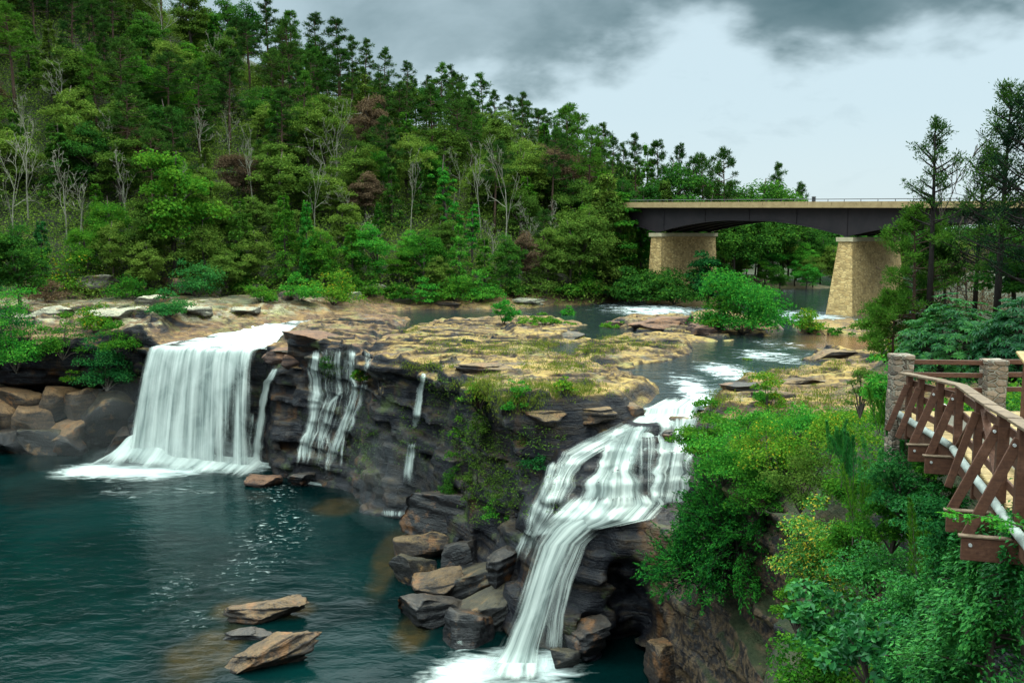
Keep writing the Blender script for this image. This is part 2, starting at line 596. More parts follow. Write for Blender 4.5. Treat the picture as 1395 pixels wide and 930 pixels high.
# ------------------------------------------------------------------ materials
def mat_terrain():
    m, nt = new_mat('sandstone_and_soil'); n = N(nt)
    g = n.n('ShaderNodeNewGeometry'); P = g.outputs['Position']
    sepn = n.n('ShaderNodeSeparateXYZ'); n.link(g.outputs['Normal'], sepn.inputs[0])
    sepp = n.n('ShaderNodeSeparateXYZ'); n.link(P, sepp.inputs[0])
    nz = sepn.outputs[2]; z = sepp.outputs[2]; x = sepp.outputs[0]; y = sepp.outputs[1]
    big = n.noise(P, .13, 5, .6); mid = n.noise(P, .55, 6, .65); fine = n.noise(P, 3.2, 6, .7)
    strat = n.noise(n.scale(P, (.25, .25, 3.2)), 1.0, 5, .65, .4)
    flow = n.noise(n.scale(P, (.35, .35, 2.6)), 1.0, 4, .6, 1.2)
    # weathered slabs on top
    topc = n.ramp(n.math('ADD', n.math('MULTIPLY', mid, .6), n.math('MULTIPLY', fine, .4)),
                  (.36, (.026, .020, .017)), (.45, (.10, .062, .032)), (.53, (.25, .160, .048)), (.68, (.36, .258, .09)))
    red = n.ramp(n.noise(P, .9, 5, .65), (.36, (.030, .018, .016)), (.5, (.115, .056, .033)), (.68, (.22, .125, .070)))
    redm = n.map(n.math('ADD', x, n.math('MULTIPLY', mid, 8.0)), -8.0, -5.0, .6, 0.0)
    farred = n.math('MULTIPLY', n.map(y, 90, 98, 0, .6), n.map(mid, .46, .58, 0, 1))
    pale = n.math('MULTIPLY', n.math('MULTIPLY', n.map(x, -18, -24, 0, 1), n.map(z, 11.5, 12.1, 0, 1)), n.map(n.noise(P, .7, 5, .65), .47, .57, 0, .85))
    topc = n.mix(n.math('MAXIMUM', redm, farred), topc, red)
    topc = n.mix(pale, topc, (.27, .25, .17))
    lich = n.map(n.noise(P, .33, 6, .7), .52, .64, 0, .55)
    topc = n.mix(lich, topc, (.20, .20, .065))
    grey = n.map(n.noise(P, .8, 5, .7), .56, .68, 0, .8)
    topc = n.mix(grey, topc, (.09, .085, .085))
    lines = n.map(n.math('ABSOLUTE', n.math('SUBTRACT', strat, .5)), 0.0, .035, .75, 0)
    topc = n.mix(lines, topc, (.03, .022, .02))
    riser_shade = n.map(n.math('ADD', nz, n.math('MULTIPLY', n.math('SUBTRACT', fine, .5), .25)), .70, .93, .85, 0)
    topc = n.mix(riser_shade, topc, (.030, .019, .014))  # ledge shadow painted into the colour: steeper faces of the slabs go dark brown
    # wet cliff
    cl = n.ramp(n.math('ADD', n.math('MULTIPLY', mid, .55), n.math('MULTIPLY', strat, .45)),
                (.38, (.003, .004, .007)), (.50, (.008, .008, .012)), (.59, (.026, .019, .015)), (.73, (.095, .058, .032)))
    rust = n.map(n.noise(n.scale(P, (.5, .5, .16)), 1.0, 5, .65), .58, .70, 0, .7)
    cl = n.mix(rust, cl, (.10, .042, .013))
    tanx = n.map(n.math('ADD', x, n.math('MULTIPLY', n.math('SUBTRACT', mid, .5), 6.0)), 5.6, 7.2, 0, .35)
    tan = n.math('MULTIPLY', n.math('MULTIPLY', tanx, n.math('MULTIPLY', n.map(y, 46, 44, 0, 1), n.map(y, 31, 34, 0, 1))), n.map(fine, .46, .56, .1, 1))
    cl = n.mix(tan, cl, (.22, .14, .07))
    moss = n.map(n.noise(P, .42, 6, .7), .57, .68, 0, .7)
    cl = n.mix(moss, cl, (.055, .075, .02))
    wv = n.n('ShaderNodeTexNoise'); n.link(P, wv.inputs['Vector']); wv.inputs['Scale'].default_value = .8; wv.inputs['Detail'].default_value = 4
    wp = n.n('ShaderNodeVectorMath', operation='MULTIPLY_ADD'); n.link(wv.outputs['Color'], wp.inputs[0]); wp.inputs[1].default_value = (2.2, 2.2, 1.0); n.link(P, wp.inputs[2])
    crack = n.map(n.voronoi(n.scale(wp.outputs[0], (.55, .55, 1.0)), 1.0, 'DISTANCE_TO_EDGE'), 0, .04, .8, 0)
    crack = n.math('MULTIPLY', crack, n.map(n.noise(P, .5, 4), .45, .55, 0, 1))
    cl = n.mix(crack, cl, (.008, .008, .011))
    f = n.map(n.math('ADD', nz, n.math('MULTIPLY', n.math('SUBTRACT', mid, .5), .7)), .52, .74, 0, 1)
    low = n.map(n.math('ADD', z, n.math('MULTIPLY', mid, 2.0)), 9.6, 10.6, .12, 1)     # ledges kept wet by spray are dark
    wash = n.math('MULTIPLY', n.math('MULTIPLY', n.map(x, -.5, 1.5, 0, 1), n.map(x, 11, 9.8, 0, 1)), n.map(n.math('ADD', y, n.math('MULTIPLY', mid, 3.0)), 54.2, 53.0, 0, 1))
    wash = n.math('MULTIPLY', wash, n.map(z, 11.0, 10.7, 0, 1))       # rock washed by the cascade
    low = n.math('MULTIPLY', low, n.math('SUBTRACT', 1.0, wash))
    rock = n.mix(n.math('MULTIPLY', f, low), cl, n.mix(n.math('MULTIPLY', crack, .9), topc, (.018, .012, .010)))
    # earth and leaf litter on the wooded slopes
    soil = n.ramp(n.noise(P, 1.3, 6, .7), (.35, (.012, .020, .008)), (.55, (.026, .032, .014)), (.74, (.07, .05, .028)))
    edge = n.math('MULTIPLY', n.math('SUBTRACT', n.noise(P, .25, 4), .5), 3.5)
    sm = n.map(n.math('ADD', z, edge), 12.6, 13.6, 0, 1)
    far = n.map(y, 150, 175, 0, 1)
    near = n.math('MULTIPLY', n.map(y, 44, 38, 0, 1), n.map(x, 4.0, 4.4, 0, 1))
    near = n.math('MULTIPLY', near, n.map(nz, .55, .75, 0, 1))
    sm = n.math('MAXIMUM', n.math('MAXIMUM', sm, far), near)
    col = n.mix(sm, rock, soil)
    wet = n.math('MULTIPLY', n.math('SUBTRACT', 1.0, f), n.math('SUBTRACT', 1.0, sm))
    wet = n.math('MAXIMUM', wet, n.math('MULTIPLY', n.map(z, 10.0, 9.0, 0, 1), n.math('SUBTRACT', 1.0, sm)))
    rough = n.map(n.math('MULTIPLY', wet, n.map(fine, .35, .6, 1, .5)), 0, 1, .85, .33)
    b1 = n.bump(strat, .55, .35)
    b2 = n.bump(mid, .5, .5, b1)
    b3 = n.bump(fine, .55, .12, b2)
    b4 = n.bump(n.math('MULTIPLY', crack, -1.0), .5, .15, b3)
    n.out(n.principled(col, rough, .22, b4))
    return m


M = {}
M['terrain'] = mat_terrain()


def mat_pool():
    m, nt = new_mat('pool_water'); n = N(nt)
    P = n.pos()
    fa = n.n('ShaderNodeAttribute', attribute_name='foam').outputs['Fac']
    sh = n.n('ShaderNodeAttribute', attribute_name='shallow').outputs['Fac']
    sp = n.n('ShaderNodeAttribute', attribute_name='sparkle').outputs['Fac']
    big = n.noise(P, .09, 4, .6, .6)
    deep = n.mix(n.map(big, .38, .62, 0, 1), (.0003, .0050, .0052), (.0005, .0115, .0112))
    col = n.mix(n.math('MULTIPLY', sh, n.map(n.noise(P, .9, 5, .6), .3, .65, .3, 1)), deep, (.028, .020, .008))
    streak = n.noise(n.scale(P, (.55, 1.6, 1)), 1.0, 6, .65, .8)
    foam = n.map(n.math('ADD', fa, n.math('MULTIPLY', n.math('SUBTRACT', streak, .5), 1.3)), .25, .95, 0, 1, True)
    spk = n.map(n.noise(n.scale(P, (1.6, 2.6, 1)), 1.0, 5, .72, .5), .57, .68, 0, 1)
    spk = n.math('MULTIPLY', spk, sp)
    foam = n.math('MAXIMUM', foam, n.math('MULTIPLY', spk, .6))
    col = n.mix(foam, col, (.52, .58, .57))
    wave = n.noise(n.scale(P, (.9, 1.5, 1)), 1.0, 5, .55, .5); rip = n.noise(n.scale(P, (3.0, 5.0, 1)), 1.0, 4, .6, .4)
    nb = n.bump(rip, .12, .06, n.bump(wave, .22, .28))
    n.out(n.principled(col, n.mix(foam, (.11,) * 3, (.7,) * 3), n.math('MULTIPLY', n.math('SUBTRACT', 1.0, foam), .085), nb))
    return m


def mat_river():
    m, nt = new_mat('river_water'); n = N(nt)
    P = n.pos()
    fa = n.n('ShaderNodeAttribute', attribute_name='foam').outputs['Fac']
    br = n.n('ShaderNodeAttribute', attribute_name='shallow').outputs['Fac']
    col = n.mix(br, (.012, .020, .022), (.13, .062, .028))
    ns = n.noise(n.scale(P, (.6, .9, 1)), 1.1, 6, .68, .9)
    foam = n.map(n.math('ADD', fa, n.math('MULTIPLY', n.math('SUBTRACT', ns, .5), 2.0)), .38, 1.15, 0, 1, True)
    foam = n.math('MULTIPLY', foam, n.map(fa, .02, .15, 0, 1))
    col = n.mix(foam, col, (.56, .62, .63))
    wave = n.noise(n.scale(P, (1.2, 2.2, 1)), 1.0, 5, .6, .6)
    nb = n.bump(wave, .3, .16)
    n.out(n.principled(col, n.mix(foam, (.08,) * 3, (.75,) * 3), .5, nb))
    return m


def mat_fall():
    m, nt = new_mat('falling_water'); n = N(nt)
    uv = n.n('ShaderNodeUVMap').outputs[0]
    a = n.n('ShaderNodeAttribute', attribute_name='cover').outputs['Fac']
    s1 = n.noise(n.scale(uv, (1.5, .07, 1)), 1.0, 3, .55, .3)
    s2 = n.noise(n.scale(uv, (5.5, .16, 1)), 1.0, 3, .6, .3)
    lump = n.noise(n.scale(uv, (.8, .5, 1)), 1.0, 4, .6, .6)
    st = n.math('ADD', n.math('ADD', n.math('MULTIPLY', s1, .55), n.math('MULTIPLY', s2, .22)), n.math('MULTIPLY', lump, .23))
    cov = n.map(n.math('ADD', a, n.math('MULTIPLY', n.math('SUBTRACT', st, .5), 2.2)), .20, .95, 0, 1, True)
    cov = n.math('MULTIPLY', cov, n.map(a, .0, .12, 0, 1, True))
    col = n.mix(n.map(st, .40, .60, 0, 1), (.27, .32, .305), (.66, .70, .665))
    d = n.n('ShaderNodeBsdfDiffuse'); n.link(col, d.inputs[0]); d.inputs[1].default_value = .2
    t = n.n('ShaderNodeBsdfTranslucent'); n.link(col, t.inputs[0])
    dt = n.n('ShaderNodeMixShader'); dt.inputs[0].default_value = .3; n.link(d.outputs[0], dt.inputs[1]); n.link(t.outputs[0], dt.inputs[2])
    tr = n.n('ShaderNodeBsdfTransparent')
    mx = n.n('ShaderNodeMixShader'); n.link(cov, mx.inputs[0]); n.link(tr.outputs[0], mx.inputs[1]); n.link(dt.outputs[0], mx.inputs[2])
    n.out(mx.outputs[0])
    return m


def mat_rock(name, light, mid, dark, rust=(.20, .09, .035), rough=.75, topbias=.6):
    """a single stone: pale weathered top, darker broken sides, rust and lichen patches"""
    m, nt = new_mat(name); n = N(nt)
    g = n.n('ShaderNodeNewGeometry'); P = n.objco()
    rnd = n.n('ShaderNodeObjectInfo').outputs['Random']
    off = n.n('ShaderNodeVectorMath', operation='ADD'); n.link(P, off.inputs[0])
    cb = n.n('ShaderNodeCombineXYZ'); n.link(n.math('MULTIPLY', rnd, 40.0), cb.inputs[0]); n.link(cb.outputs[0], off.inputs[1]); P = off.outputs[0]
    sn = n.n('ShaderNodeSeparateXYZ'); n.link(g.outputs['Normal'], sn.inputs[0])
    mid_n = n.noise(P, 1.1, 6, .65); fine = n.noise(P, 6.0, 5, .7); st = n.noise(n.scale(P, (.5, .5, 5.0)), 1.0, 4, .6, .5)
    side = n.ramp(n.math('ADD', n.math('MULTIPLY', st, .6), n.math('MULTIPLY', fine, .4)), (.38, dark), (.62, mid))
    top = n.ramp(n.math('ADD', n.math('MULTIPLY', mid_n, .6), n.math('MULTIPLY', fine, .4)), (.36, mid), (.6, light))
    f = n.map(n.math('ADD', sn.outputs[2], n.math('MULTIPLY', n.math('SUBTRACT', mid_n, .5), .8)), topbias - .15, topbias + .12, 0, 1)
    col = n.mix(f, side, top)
    col = n.mix(n.map(n.noise(P, .7, 5, .65), .56, .68, 0, .8), col, rust)
    cr = n.map(n.math('ABSOLUTE', n.math('SUBTRACT', n.noise(P, .9, 6, .6, 1.0), .5)), 0, .018, .8, 0)
    col = n.mix(cr, col, (.012, .011, .012))
    nb = n.bump(fine, .7, .10, n.bump(mid_n, .7, .3, n.bump(st, .6, .18)))
    n.out(n.principled(col, rough, .35, nb))
    return m


M['pool'] = mat_pool(); M['river'] = mat_river(); M['fall'] = mat_fall()
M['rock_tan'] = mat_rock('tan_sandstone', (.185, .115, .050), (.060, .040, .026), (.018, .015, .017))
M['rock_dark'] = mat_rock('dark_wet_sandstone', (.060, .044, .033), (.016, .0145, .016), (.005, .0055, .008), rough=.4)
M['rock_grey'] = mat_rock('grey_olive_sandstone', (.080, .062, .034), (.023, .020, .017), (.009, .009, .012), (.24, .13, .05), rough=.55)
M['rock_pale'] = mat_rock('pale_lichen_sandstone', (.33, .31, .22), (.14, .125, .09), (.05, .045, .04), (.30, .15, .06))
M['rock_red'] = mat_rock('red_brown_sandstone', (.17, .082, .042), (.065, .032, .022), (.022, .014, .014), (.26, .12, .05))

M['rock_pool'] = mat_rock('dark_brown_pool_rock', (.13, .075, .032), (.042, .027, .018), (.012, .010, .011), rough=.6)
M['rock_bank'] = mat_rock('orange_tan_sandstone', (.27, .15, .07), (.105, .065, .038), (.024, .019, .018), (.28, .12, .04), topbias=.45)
# ------------------------------------------------------------------ ground, pool and river
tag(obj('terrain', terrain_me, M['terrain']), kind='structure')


def seg_d(x, y, a, b):
    a = np.array(a[:2]); b = np.array(b[:2]); e = b - a
    t = np.clip(((x - a[0]) * e[0] + (y - a[1]) * e[1]) / (e @ e), 0, 1)
    return np.hypot(x - a[0] - t * e[0], y - a[1] - t * e[1])


def pxz(a, b, z=0.0):
    p = at_z(a, b, z); return (p.x, p.y)


def build_pool():
    xs = np.concatenate([np.linspace(-90, -58, 9), np.arange(-57, 12, .33)])
    ys = np.concatenate([np.linspace(3, 38, 14), np.arange(38.5, 93, .33), [94, 96]])
    X, Y = np.meshgrid(xs, ys, indexing='ij')
    n, m = X.shape
    wav = fbm(X * .5, Y * .8, X * 0, 2, 140) * .05
    V = np.stack([X, Y, wav], -1).reshape(-1, 3)
    a = (np.arange(n - 1)[:, None] * m + np.arange(m - 1)[None, :]).ravel()
    Q = np.stack([a, a + m, a + m + 1, a + 1], 1)
    me = mesh_np('water', V, Q, True)
    d1 = seg_d(X, Y, pxz(120, 640), pxz(215, 642)); d1b = seg_d(X, Y, pxz(205, 640), pxz(345, 632))
    foam = np.maximum(1.02 - d1 / 4.6, 1.05 - d1b / 4.2)
    foam = np.maximum(foam, 1.05 - seg_d(X, Y, pxz(640, 912), pxz(742, 905)) / 2.8)
    foam = np.maximum(foam, .8 - seg_d(X, Y, pxz(600, 925), pxz(650, 925)) / 2.6)
    foam = np.maximum(foam, .75 - seg_d(X, Y, pxz(405, 655), pxz(440, 660)) / 1.2)
    foam = np.maximum(foam, .8 - seg_d(X, Y, pxz(618, 858), pxz(632, 885)) / .7)
    foam = np.maximum(foam, .30 - seg_d(X, Y, pxz(140, 672), pxz(300, 668)) / 12)
    foam = np.clip(foam, 0, 1.2)
    shal = np.zeros(X.shape)
    for (cx, cy, rx, ry) in ((285, 885, 60, 42), (330, 830, 60, 20), (530, 760, 25, 50), (560, 860, 30, 30), (400, 830, 40, 15), (460, 690, 40, 16)):
        c = pxz(cx, cy); ex = abs(pxz(cx + rx, cy)[0] - c[0]); ey = abs(pxz(cx, cy - ry)[1] - c[1])
        shal = np.maximum(shal, 1 - np.hypot((X - c[0]) / ex, (Y - c[1]) / ey) + .35 * fbm(X * .4, Y * .4, X * 0, 3, 150))
    shal = sstep(0, .5, shal)
    spk = np.zeros(X.shape)
    for (cx, cy, rx, ry, s) in ((372, 672, 28, 14, 1.5), (378, 722, 45, 34, 1.0), (345, 768, 45, 30, .75), (240, 800, 34, 30, .45), (270, 845, 26, 20, .4)):
        c = pxz(cx, cy); ex = abs(pxz(cx + rx, cy)[0] - c[0]); ey = abs(pxz(cx, cy - ry)[1] - c[1])
        spk = np.maximum(spk, s * np.clip(1.3 - np.hypot((X - c[0]) / ex, (Y - c[1]) / ey), 0, 1))
    attr(me, 'foam', foam); attr(me, 'shallow', shal); attr(me, 'sparkle', np.clip(spk, 0, 1))
    tag(obj('water', me, M['pool']), kind='structure')


build_pool()


def water_z(x, y):
    z = np.full(x.shape, 11.14)
    ca = sstep(-8, -18, x) * sstep(104, 86.5, y)
    z = z - ca * .68
    cb = sstep(-3, 2, x) * sstep(72, 52, y)
    z = z - cb * .34
    return z


def build_river():
    xs = np.arange(-46, 150, .5); ys = np.concatenate([np.arange(48.6, 60, .3), np.arange(60.2, 260, .5)])
    X, Y = np.meshgrid(xs, ys, indexing='ij')
    Z = water_z(X, Y)
    d = gorge_rel(X, Y)
    n, m = X.shape
    rap = np.zeros(X.shape)
    for (cx, cy, rx, ry, s) in ((890, 421, 80, 12, .78), (1110, 433, 62, 12, .78), (1140, 438, 34, 7, .75), (1060, 470, 50, 8, .5), (330, 455, 90, 22, 1.0), (400, 438, 60, 8, .7), (1045, 486, 60, 12, .62), (990, 506, 42, 16, .75), (950, 530, 35, 26, .8),
                                (905, 558, 45, 14, .95), (1080, 480, 50, 10, .35), (700, 428, 60, 5, .3), (955, 495, 40, 12, .35)):
        c = pxz(cx, cy, 11.1); ex = abs(pxz(cx + rx, cy, 11.1)[0] - c[0]); ey = abs(pxz(cx, cy - ry, 11.1)[1] - c[1])
        rap = np.maximum(rap, s * np.clip(1.4 - np.hypot((X - c[0]) / ex, (Y - c[1]) / ey), 0, 1))
    br = np.zeros(X.shape)
    for (cx, cy, rx, ry) in ((1165, 466, 60, 9), (800, 492, 30, 8), (1135, 472, 50, 6)):
        c = pxz(cx, cy, 11.1); ex = abs(pxz(cx + rx, cy, 11.1)[0] - c[0]); ey = abs(pxz(cx, cy - ry, 11.1)[1] - c[1])
        br = np.maximum(br, np.clip(1.5 - np.hypot((X - c[0]) / ex, (Y - c[1]) / ey), 0, 1))
    Z = Z + fbm(X * .7, Y * .9, X * 0, 3, 160) * (.03 + .22 * np.clip(rap, 0, 1) * sstep(85, 100, Y))
    V = np.stack([X, Y, Z], -1).reshape(-1, 3)
    a = (np.arange(n - 1)[:, None] * m + np.arange(m - 1)[None, :]).ravel()
    Q = np.stack([a, a + m, a + m + 1, a + 1], 1)
    dq = d.ravel()[Q].min(1)
    keep = dq > .2
    cx = V[Q].mean(1)
    keep &= ~((cx[:, 1] < 53.2) | (cx[:, 0] < -34.5) & (cx[:, 1] < 92))
    tq = full_top(X, Y).ravel()[Q].max(1)
    keep &= ~((cx[:, 1] < 55.5) & (tq > 11.0))
    me = mesh_np('river', V, Q[keep], True)
    attr(me, 'foam', rap); attr(me, 'shallow', br)
    tag(obj('river', me, M['river']), kind='structure')


build_river()


# ------------------------------------------------------------------ waterfalls
def sheet_mesh(name, G, cover, um, vm):
    """G: (nv, nu, 3) grid of points; um, vm: metres across and along for the streak pattern"""
    nv, nu = G.shape[:2]
    V = G.reshape(-1, 3)
    a = (np.arange(nv - 1)[:, None] * nu + np.arange(nu - 1)[None, :]).ravel()
    Q = np.stack([a, a + 1, a + nu + 1, a + nu], 1)
    me = mesh_np(name, V, Q, True)
    attr(me, 'cover', cover)
    uvl = me.uv_layers.new(name='UVMap')
    uv = np.stack([um.ravel(), vm.ravel()], 1)[Q.ravel()]
    uvl.data.foreach_set('uv', uv.astype(np.float32).ravel())
    return me


def drape(name, rows, nu=24, nv=40, off=.14, thick=.9, ends=(0.08, .1), parent=None, smooth=6, cap=None, edge=.22, ulen=None, fade=None, wig=0.0):
    """water running over the rock: rows of left / right outline points are laid on the rock surface"""
    rows = np.array(rows, float)
    t = np.linspace(0, len(rows) - 1, nv)
    i = np.clip(np.floor(t).astype(int), 0, len(rows) - 2); fr = (t - i)[:, None]
    rr = rows[i] * (1 - fr) + rows[i + 1] * fr
    if wig:
        q = np.linspace(0, 1, nv) * len(rows) * 1.6; sd_ = len(bpy.data.meshes) % 13
        jx = fbm(q, q * 0, q * 0, 3, 200 + sd_) * wig; jw = 1 + .4 * fbm(q * 1.3, q * 0 + 5, q * 0, 3, 230 + sd_)
        mid = (rr[:, 0] + rr[:, 2]) / 2 + jx; hw = (rr[:, 2] - rr[:, 0]) / 2 * jw
        rr[:, 0] = mid - hw; rr[:, 2] = mid + hw
    G = np.zeros((nv, nu, 3)); D = np.zeros((nv, nu)); RY = np.zeros((nv, nu, 3))
    for r in range(nv):
        for c in range(nu):
            u = c / (nu - 1)
            px = rr[r, 0] * (1 - u) + rr[r, 2] * u; py = rr[r, 1] * (1 - u) + rr[r, 3] * u
            d = ray(px, py)
            h = BVH.ray_cast(CAM, d)
            t_ = h[3] if h[0] is not None else 60.0
            if cap is not None:
                cc = cap[0] + (cap[1] - cap[0]) * r / (nv - 1)
                t_ = min(t_, cc / d.y)
            # never under the pool surface
            if d.z < 0:
                t_ = min(t_, (0.02 - CAMZ) / d.z)
            D[r, c] = t_; RY[r, c] = d
    base = D.copy()
    for k in range(smooth):
        Dp = np.pad(D, 1, mode='edge')
        D = (Dp[:-2, 1:-1] + Dp[2:, 1:-1] + Dp[1:-1, :-2] + Dp[1:-1, 2:] + 2 * D) / 6
        D = np.minimum(D, base)
    G = np.array(CAM) + RY * (D - off)[:, :, None]
    u = np.linspace(0, 1, nu)[None, :]; v = np.linspace(0, 1, nv)[:, None]
    ed = sstep(0, edge, u) * sstep(1, 1 - edge, u)
    cov = thick * ed * sstep(0, max(ends[0], 1e-3), v) * sstep(1, 1 - max(ends[1], 1e-3), v)
    if fade is not None: cov = cov * fade(u, v)
    wid = np.linalg.norm(G[:, -1] - G[:, 0], axis=1).mean()
    um = np.repeat(u * (ulen or wid), nv, 0)
    seg = np.linalg.norm(np.diff(G.mean(1), axis=0), axis=1)
    vm = np.repeat(np.concatenate([[0], np.cumsum(seg)])[:, None], nu, 1)
    return obj(name, sheet_mesh(name, G, cov, um + random.uniform(0, 50), vm), M['fall'], parent)


def main_fall():
    nu, nv = 110, 60
    a = np.array([-33.4, 87.2]); b = np.array([-22.2, 84.1])
    nrm = np.array([-.27, -.96])
    u = np.linspace(0, 1, nu)[None, :]; v = np.linspace(0, 1, nv)[:, None]
    lipx = a[0] + (b[0] - a[0]) * u; lipy = a[1] + (b[1] - a[1]) * u
    wob = fbm(u * 6, u * 0, u * 0, 3, 170) * .55
    s = np.where(v < .22, (v - .22) / .22, 0)                 # -1 upstream .. 0 at the lip
    t = np.clip((v - .22) / .78, 0, 1)
    out = np.where(t > 0, .35 + 1.9 * np.sqrt(t), .35 * (1 + s)) + wob * t ** .5 + s * 4.5
    z = 10.42 + .02 * u + wob * .22 + np.where(s < 0, -s * .18, 0)
    z = z * (1 - t ** 1.25) + t ** 1.25 * .05
    X = lipx + nrm[0] * out + 0 * v; Y = lipy + nrm[1] * out
    # the sheet spreads a little to the left as it drops
    X = X - t ** 1.3 * (1 - u) ** 2 * 1.5 + t * u ** 3 * .35
    fold = fbm(u * 17 + v * .6, v * .7 + u * 0, u * 0 + v * 0, 2, 171) * .28 * np.clip(t * 3, 0, 1)
    Y = Y - fold
    G = np.stack([X, Y, z], -1)
    cov = 1.0 * sstep(0, .09, u) * sstep(1, .9, u) * sstep(0, .12, v) * np.ones_like(z)
    cov = cov * (1 - .38 * sstep(.15, .6, t) * sstep(-.05, .25, fbm(u * 6, t * .5 + u * 0, u * 0 + t * 0, 2, 172)) - .25 * sstep(.72, .95, u) * sstep(.0, .3, t))
    um = np.repeat(u * 11.5, nv, 0); vm = np.repeat(v * 12, nu, 1)
    root = empty('waterfall', (-27.6, 84, 0))
    tag(root, 'widest waterfall, a broad white curtain dropping straight into the dark pool', 'waterfall')
    p = np.array(root.location)
    obj('curtain', sheet_mesh('curtain', G - p, cov, um, vm), M['fall'], root)
    # heap of white water at the foot, heavier on the left where it strikes a ledge
    nu, nv = 90, 30
    u = np.linspace(-.42, 1.1, nu)[None, :]; v = np.linspace(0, 1, nv)[:, None]
    bx = a[0] + (b[0] - a[0]) * u + nrm[0] * (1.0 + v * 4.6); by = a[1] + (b[1] - a[1]) * u + nrm[1] * (1.0 + v * 4.6)
    lft = sstep(.45, .0, u) * sstep(-.45, -.02, u)
    hgt = (1.0 + 1.9 * lft) * (1 - v) ** 1.7 * sstep(-.42, -.15, u) * sstep(1.1, .95, u)
    hgt = hgt * (1 + .4 * fbm(u * 4, v * 2, u * 0, 2, 175)) + .02
    G = np.stack([bx, by, hgt], -1)
    cov = 1.1 * sstep(-.42, -.12, u) * sstep(1.1, .9, u) * sstep(1, .25, v) * sstep(0, .1, v + .1) * np.ones_like(hgt)
    um = np.repeat(u * 11, nv, 0) * .5; vm = np.repeat(v * 3, nu, 1)
    obj('spray_heap', sheet_mesh('spray_heap', G - p, cov, um, vm), M['fall'], root)
    return root


main_fall()


def fall_thing(label, parts):
    root = empty('waterfall', (0, 0, 0))
    tag(root, label, 'waterfall')
    for nm, rows, kw in parts:
        drape(nm, rows, parent=root, **kw)
    P = None
    return root


TH = dict(off=.2, smooth=2, edge=.48, ends=(.06, .2))
fall_thing('narrow two-step waterfall just beside the broad curtain, under the red ledge', [
    ('stream', [(368, 500, 388, 500), (354, 520, 374, 522), (346, 560, 366, 560), (340, 600, 360, 602), (330, 636, 362, 636)], dict(nu=14, nv=40, thick=.9, off=.25, smooth=12, edge=.48, wig=2, ends=(.05, .06))),
    ('side_trickle', [(338, 560, 350, 560), (332, 600, 348, 602), (326, 640, 350, 640)], dict(nu=8, nv=24, thick=.5, wig=3, **TH)),
])
thr = [('veil', [(424, 473, 506, 473), (422, 505, 500, 505), (420, 540, 494, 536), (412, 580, 482, 578), (402, 620, 466, 618), (398, 652, 456, 652)], dict(nu=50, nv=90, thick=.36, off=.12, smooth=2, edge=.25, ends=(.03, .2), ulen=14, wig=3))]
for k, (rows, w_, th_) in enumerate([
    ([(432, 474), (427, 505), (434, 536), (426, 570), (418, 610), (410, 650)], 15, .95), ([(446, 474), (447, 505), (440, 520)], 8, .55), ([(462, 474), (460, 500), (466, 532), (448, 555), (440, 590), (432, 640)], 11, .8),
    ([(481, 474), (478, 505), (484, 535), (473, 566), (458, 605), (446, 652)], 11, .9), ([(501, 474), (499, 505), (490, 545), (480, 575), (464, 612)], 7, .75), ([(428, 540), (441, 548), (452, 553)], 9, .7),
    ([(444, 588), (452, 612), (440, 655)], 8, .6), ([(424, 580), (412, 600), (404, 640)], 10, .6), ([(437, 474), (452, 500), (456, 530)], 8, .45), ([(470, 474), (470, 500), (474, 528)], 6, .4), ([(488, 535), (470, 590), (462, 640)], 6, .45)]):
    thr.append(('thread', [(x - w_ * .9, y, x + w_ * .9, y) for x, y in rows], dict(nu=12, nv=16 * len(rows), thick=th_ * .8, wig=2.5, ulen=w_ * .22, **TH)))
fall_thing('lacy waterfall breaking into several threads down dark ledges below the red slab', thr)
fall_thing('thin faint waterfall trickling down the black cliff at the rock corner', [
    ('upper_stream', [(572, 506, 583, 508), (566, 530, 580, 532), (559, 560, 576, 562), (552, 596, 574, 596)], dict(nu=12, nv=40, thick=.9, off=.4, smooth=8, edge=.48, wig=2, ends=(.04, .25))),
    ('lower_stream', [(550, 600, 572, 602), (546, 630, 568, 632), (536, 675, 568, 677)], dict(nu=12, nv=24, thick=.8, off=.4, smooth=10, edge=.48, wig=2, ends=(.1, .5))),
    ('landing', [(508, 690, 565, 694), (512, 706, 560, 706)], dict(nu=14, nv=8, thick=.7, off=.2, smooth=4, edge=.45, ends=(.4, .4))),
])
def head_sheet(parent):
    nv, nu = 44, 30
    y = np.linspace(57.5, 48.6, nv)[:, None]; u = np.linspace(-1, 1, nu)[None, :]
    xc = np.interp(y, [48.6, 50.5, 52, 54, 57.5], [7.4, 8.0, 8.5, 9.3, 10.8]); hw = np.interp(y, [48.6, 50.5, 52, 54, 57.5], [2.9, 2.5, 2.0, 1.6, 1.4])
    X = xc + u * hw; Y = y + 0 * u
    Z = np.array([[ground_z(float(X[i, j]), float(Y[i, j]), 14.0) or 9 for j in range(nu)] for i in range(nv)])
    Z = np.minimum(Z, 10.95)
    for k in range(10):
        Zp = np.pad(Z, 1, mode='edge')
        Z = np.maximum(Z - .03, (Zp[:-2, 1:-1] + Zp[2:, 1:-1] + Zp[1:-1, :-2] + Zp[1:-1, 2:] + 2 * Z) / 6)
    Z = np.where(y > 53, np.maximum(Z, 10.84), Z) + .05
    v = np.linspace(0, 1, nv)[:, None]; uu = (u + 1) / 2
    cov = .95 * sstep(0, .22, uu) * sstep(1, .8, uu) * sstep(0, .3, v) * sstep(1, .85, v)
    obj('head_flow', sheet_mesh('head_flow', np.stack([X, Y, Z], -1), cov, np.repeat(uu * 7, nv, 0), np.repeat(v * 7, nu, 1)), M['fall'], parent)


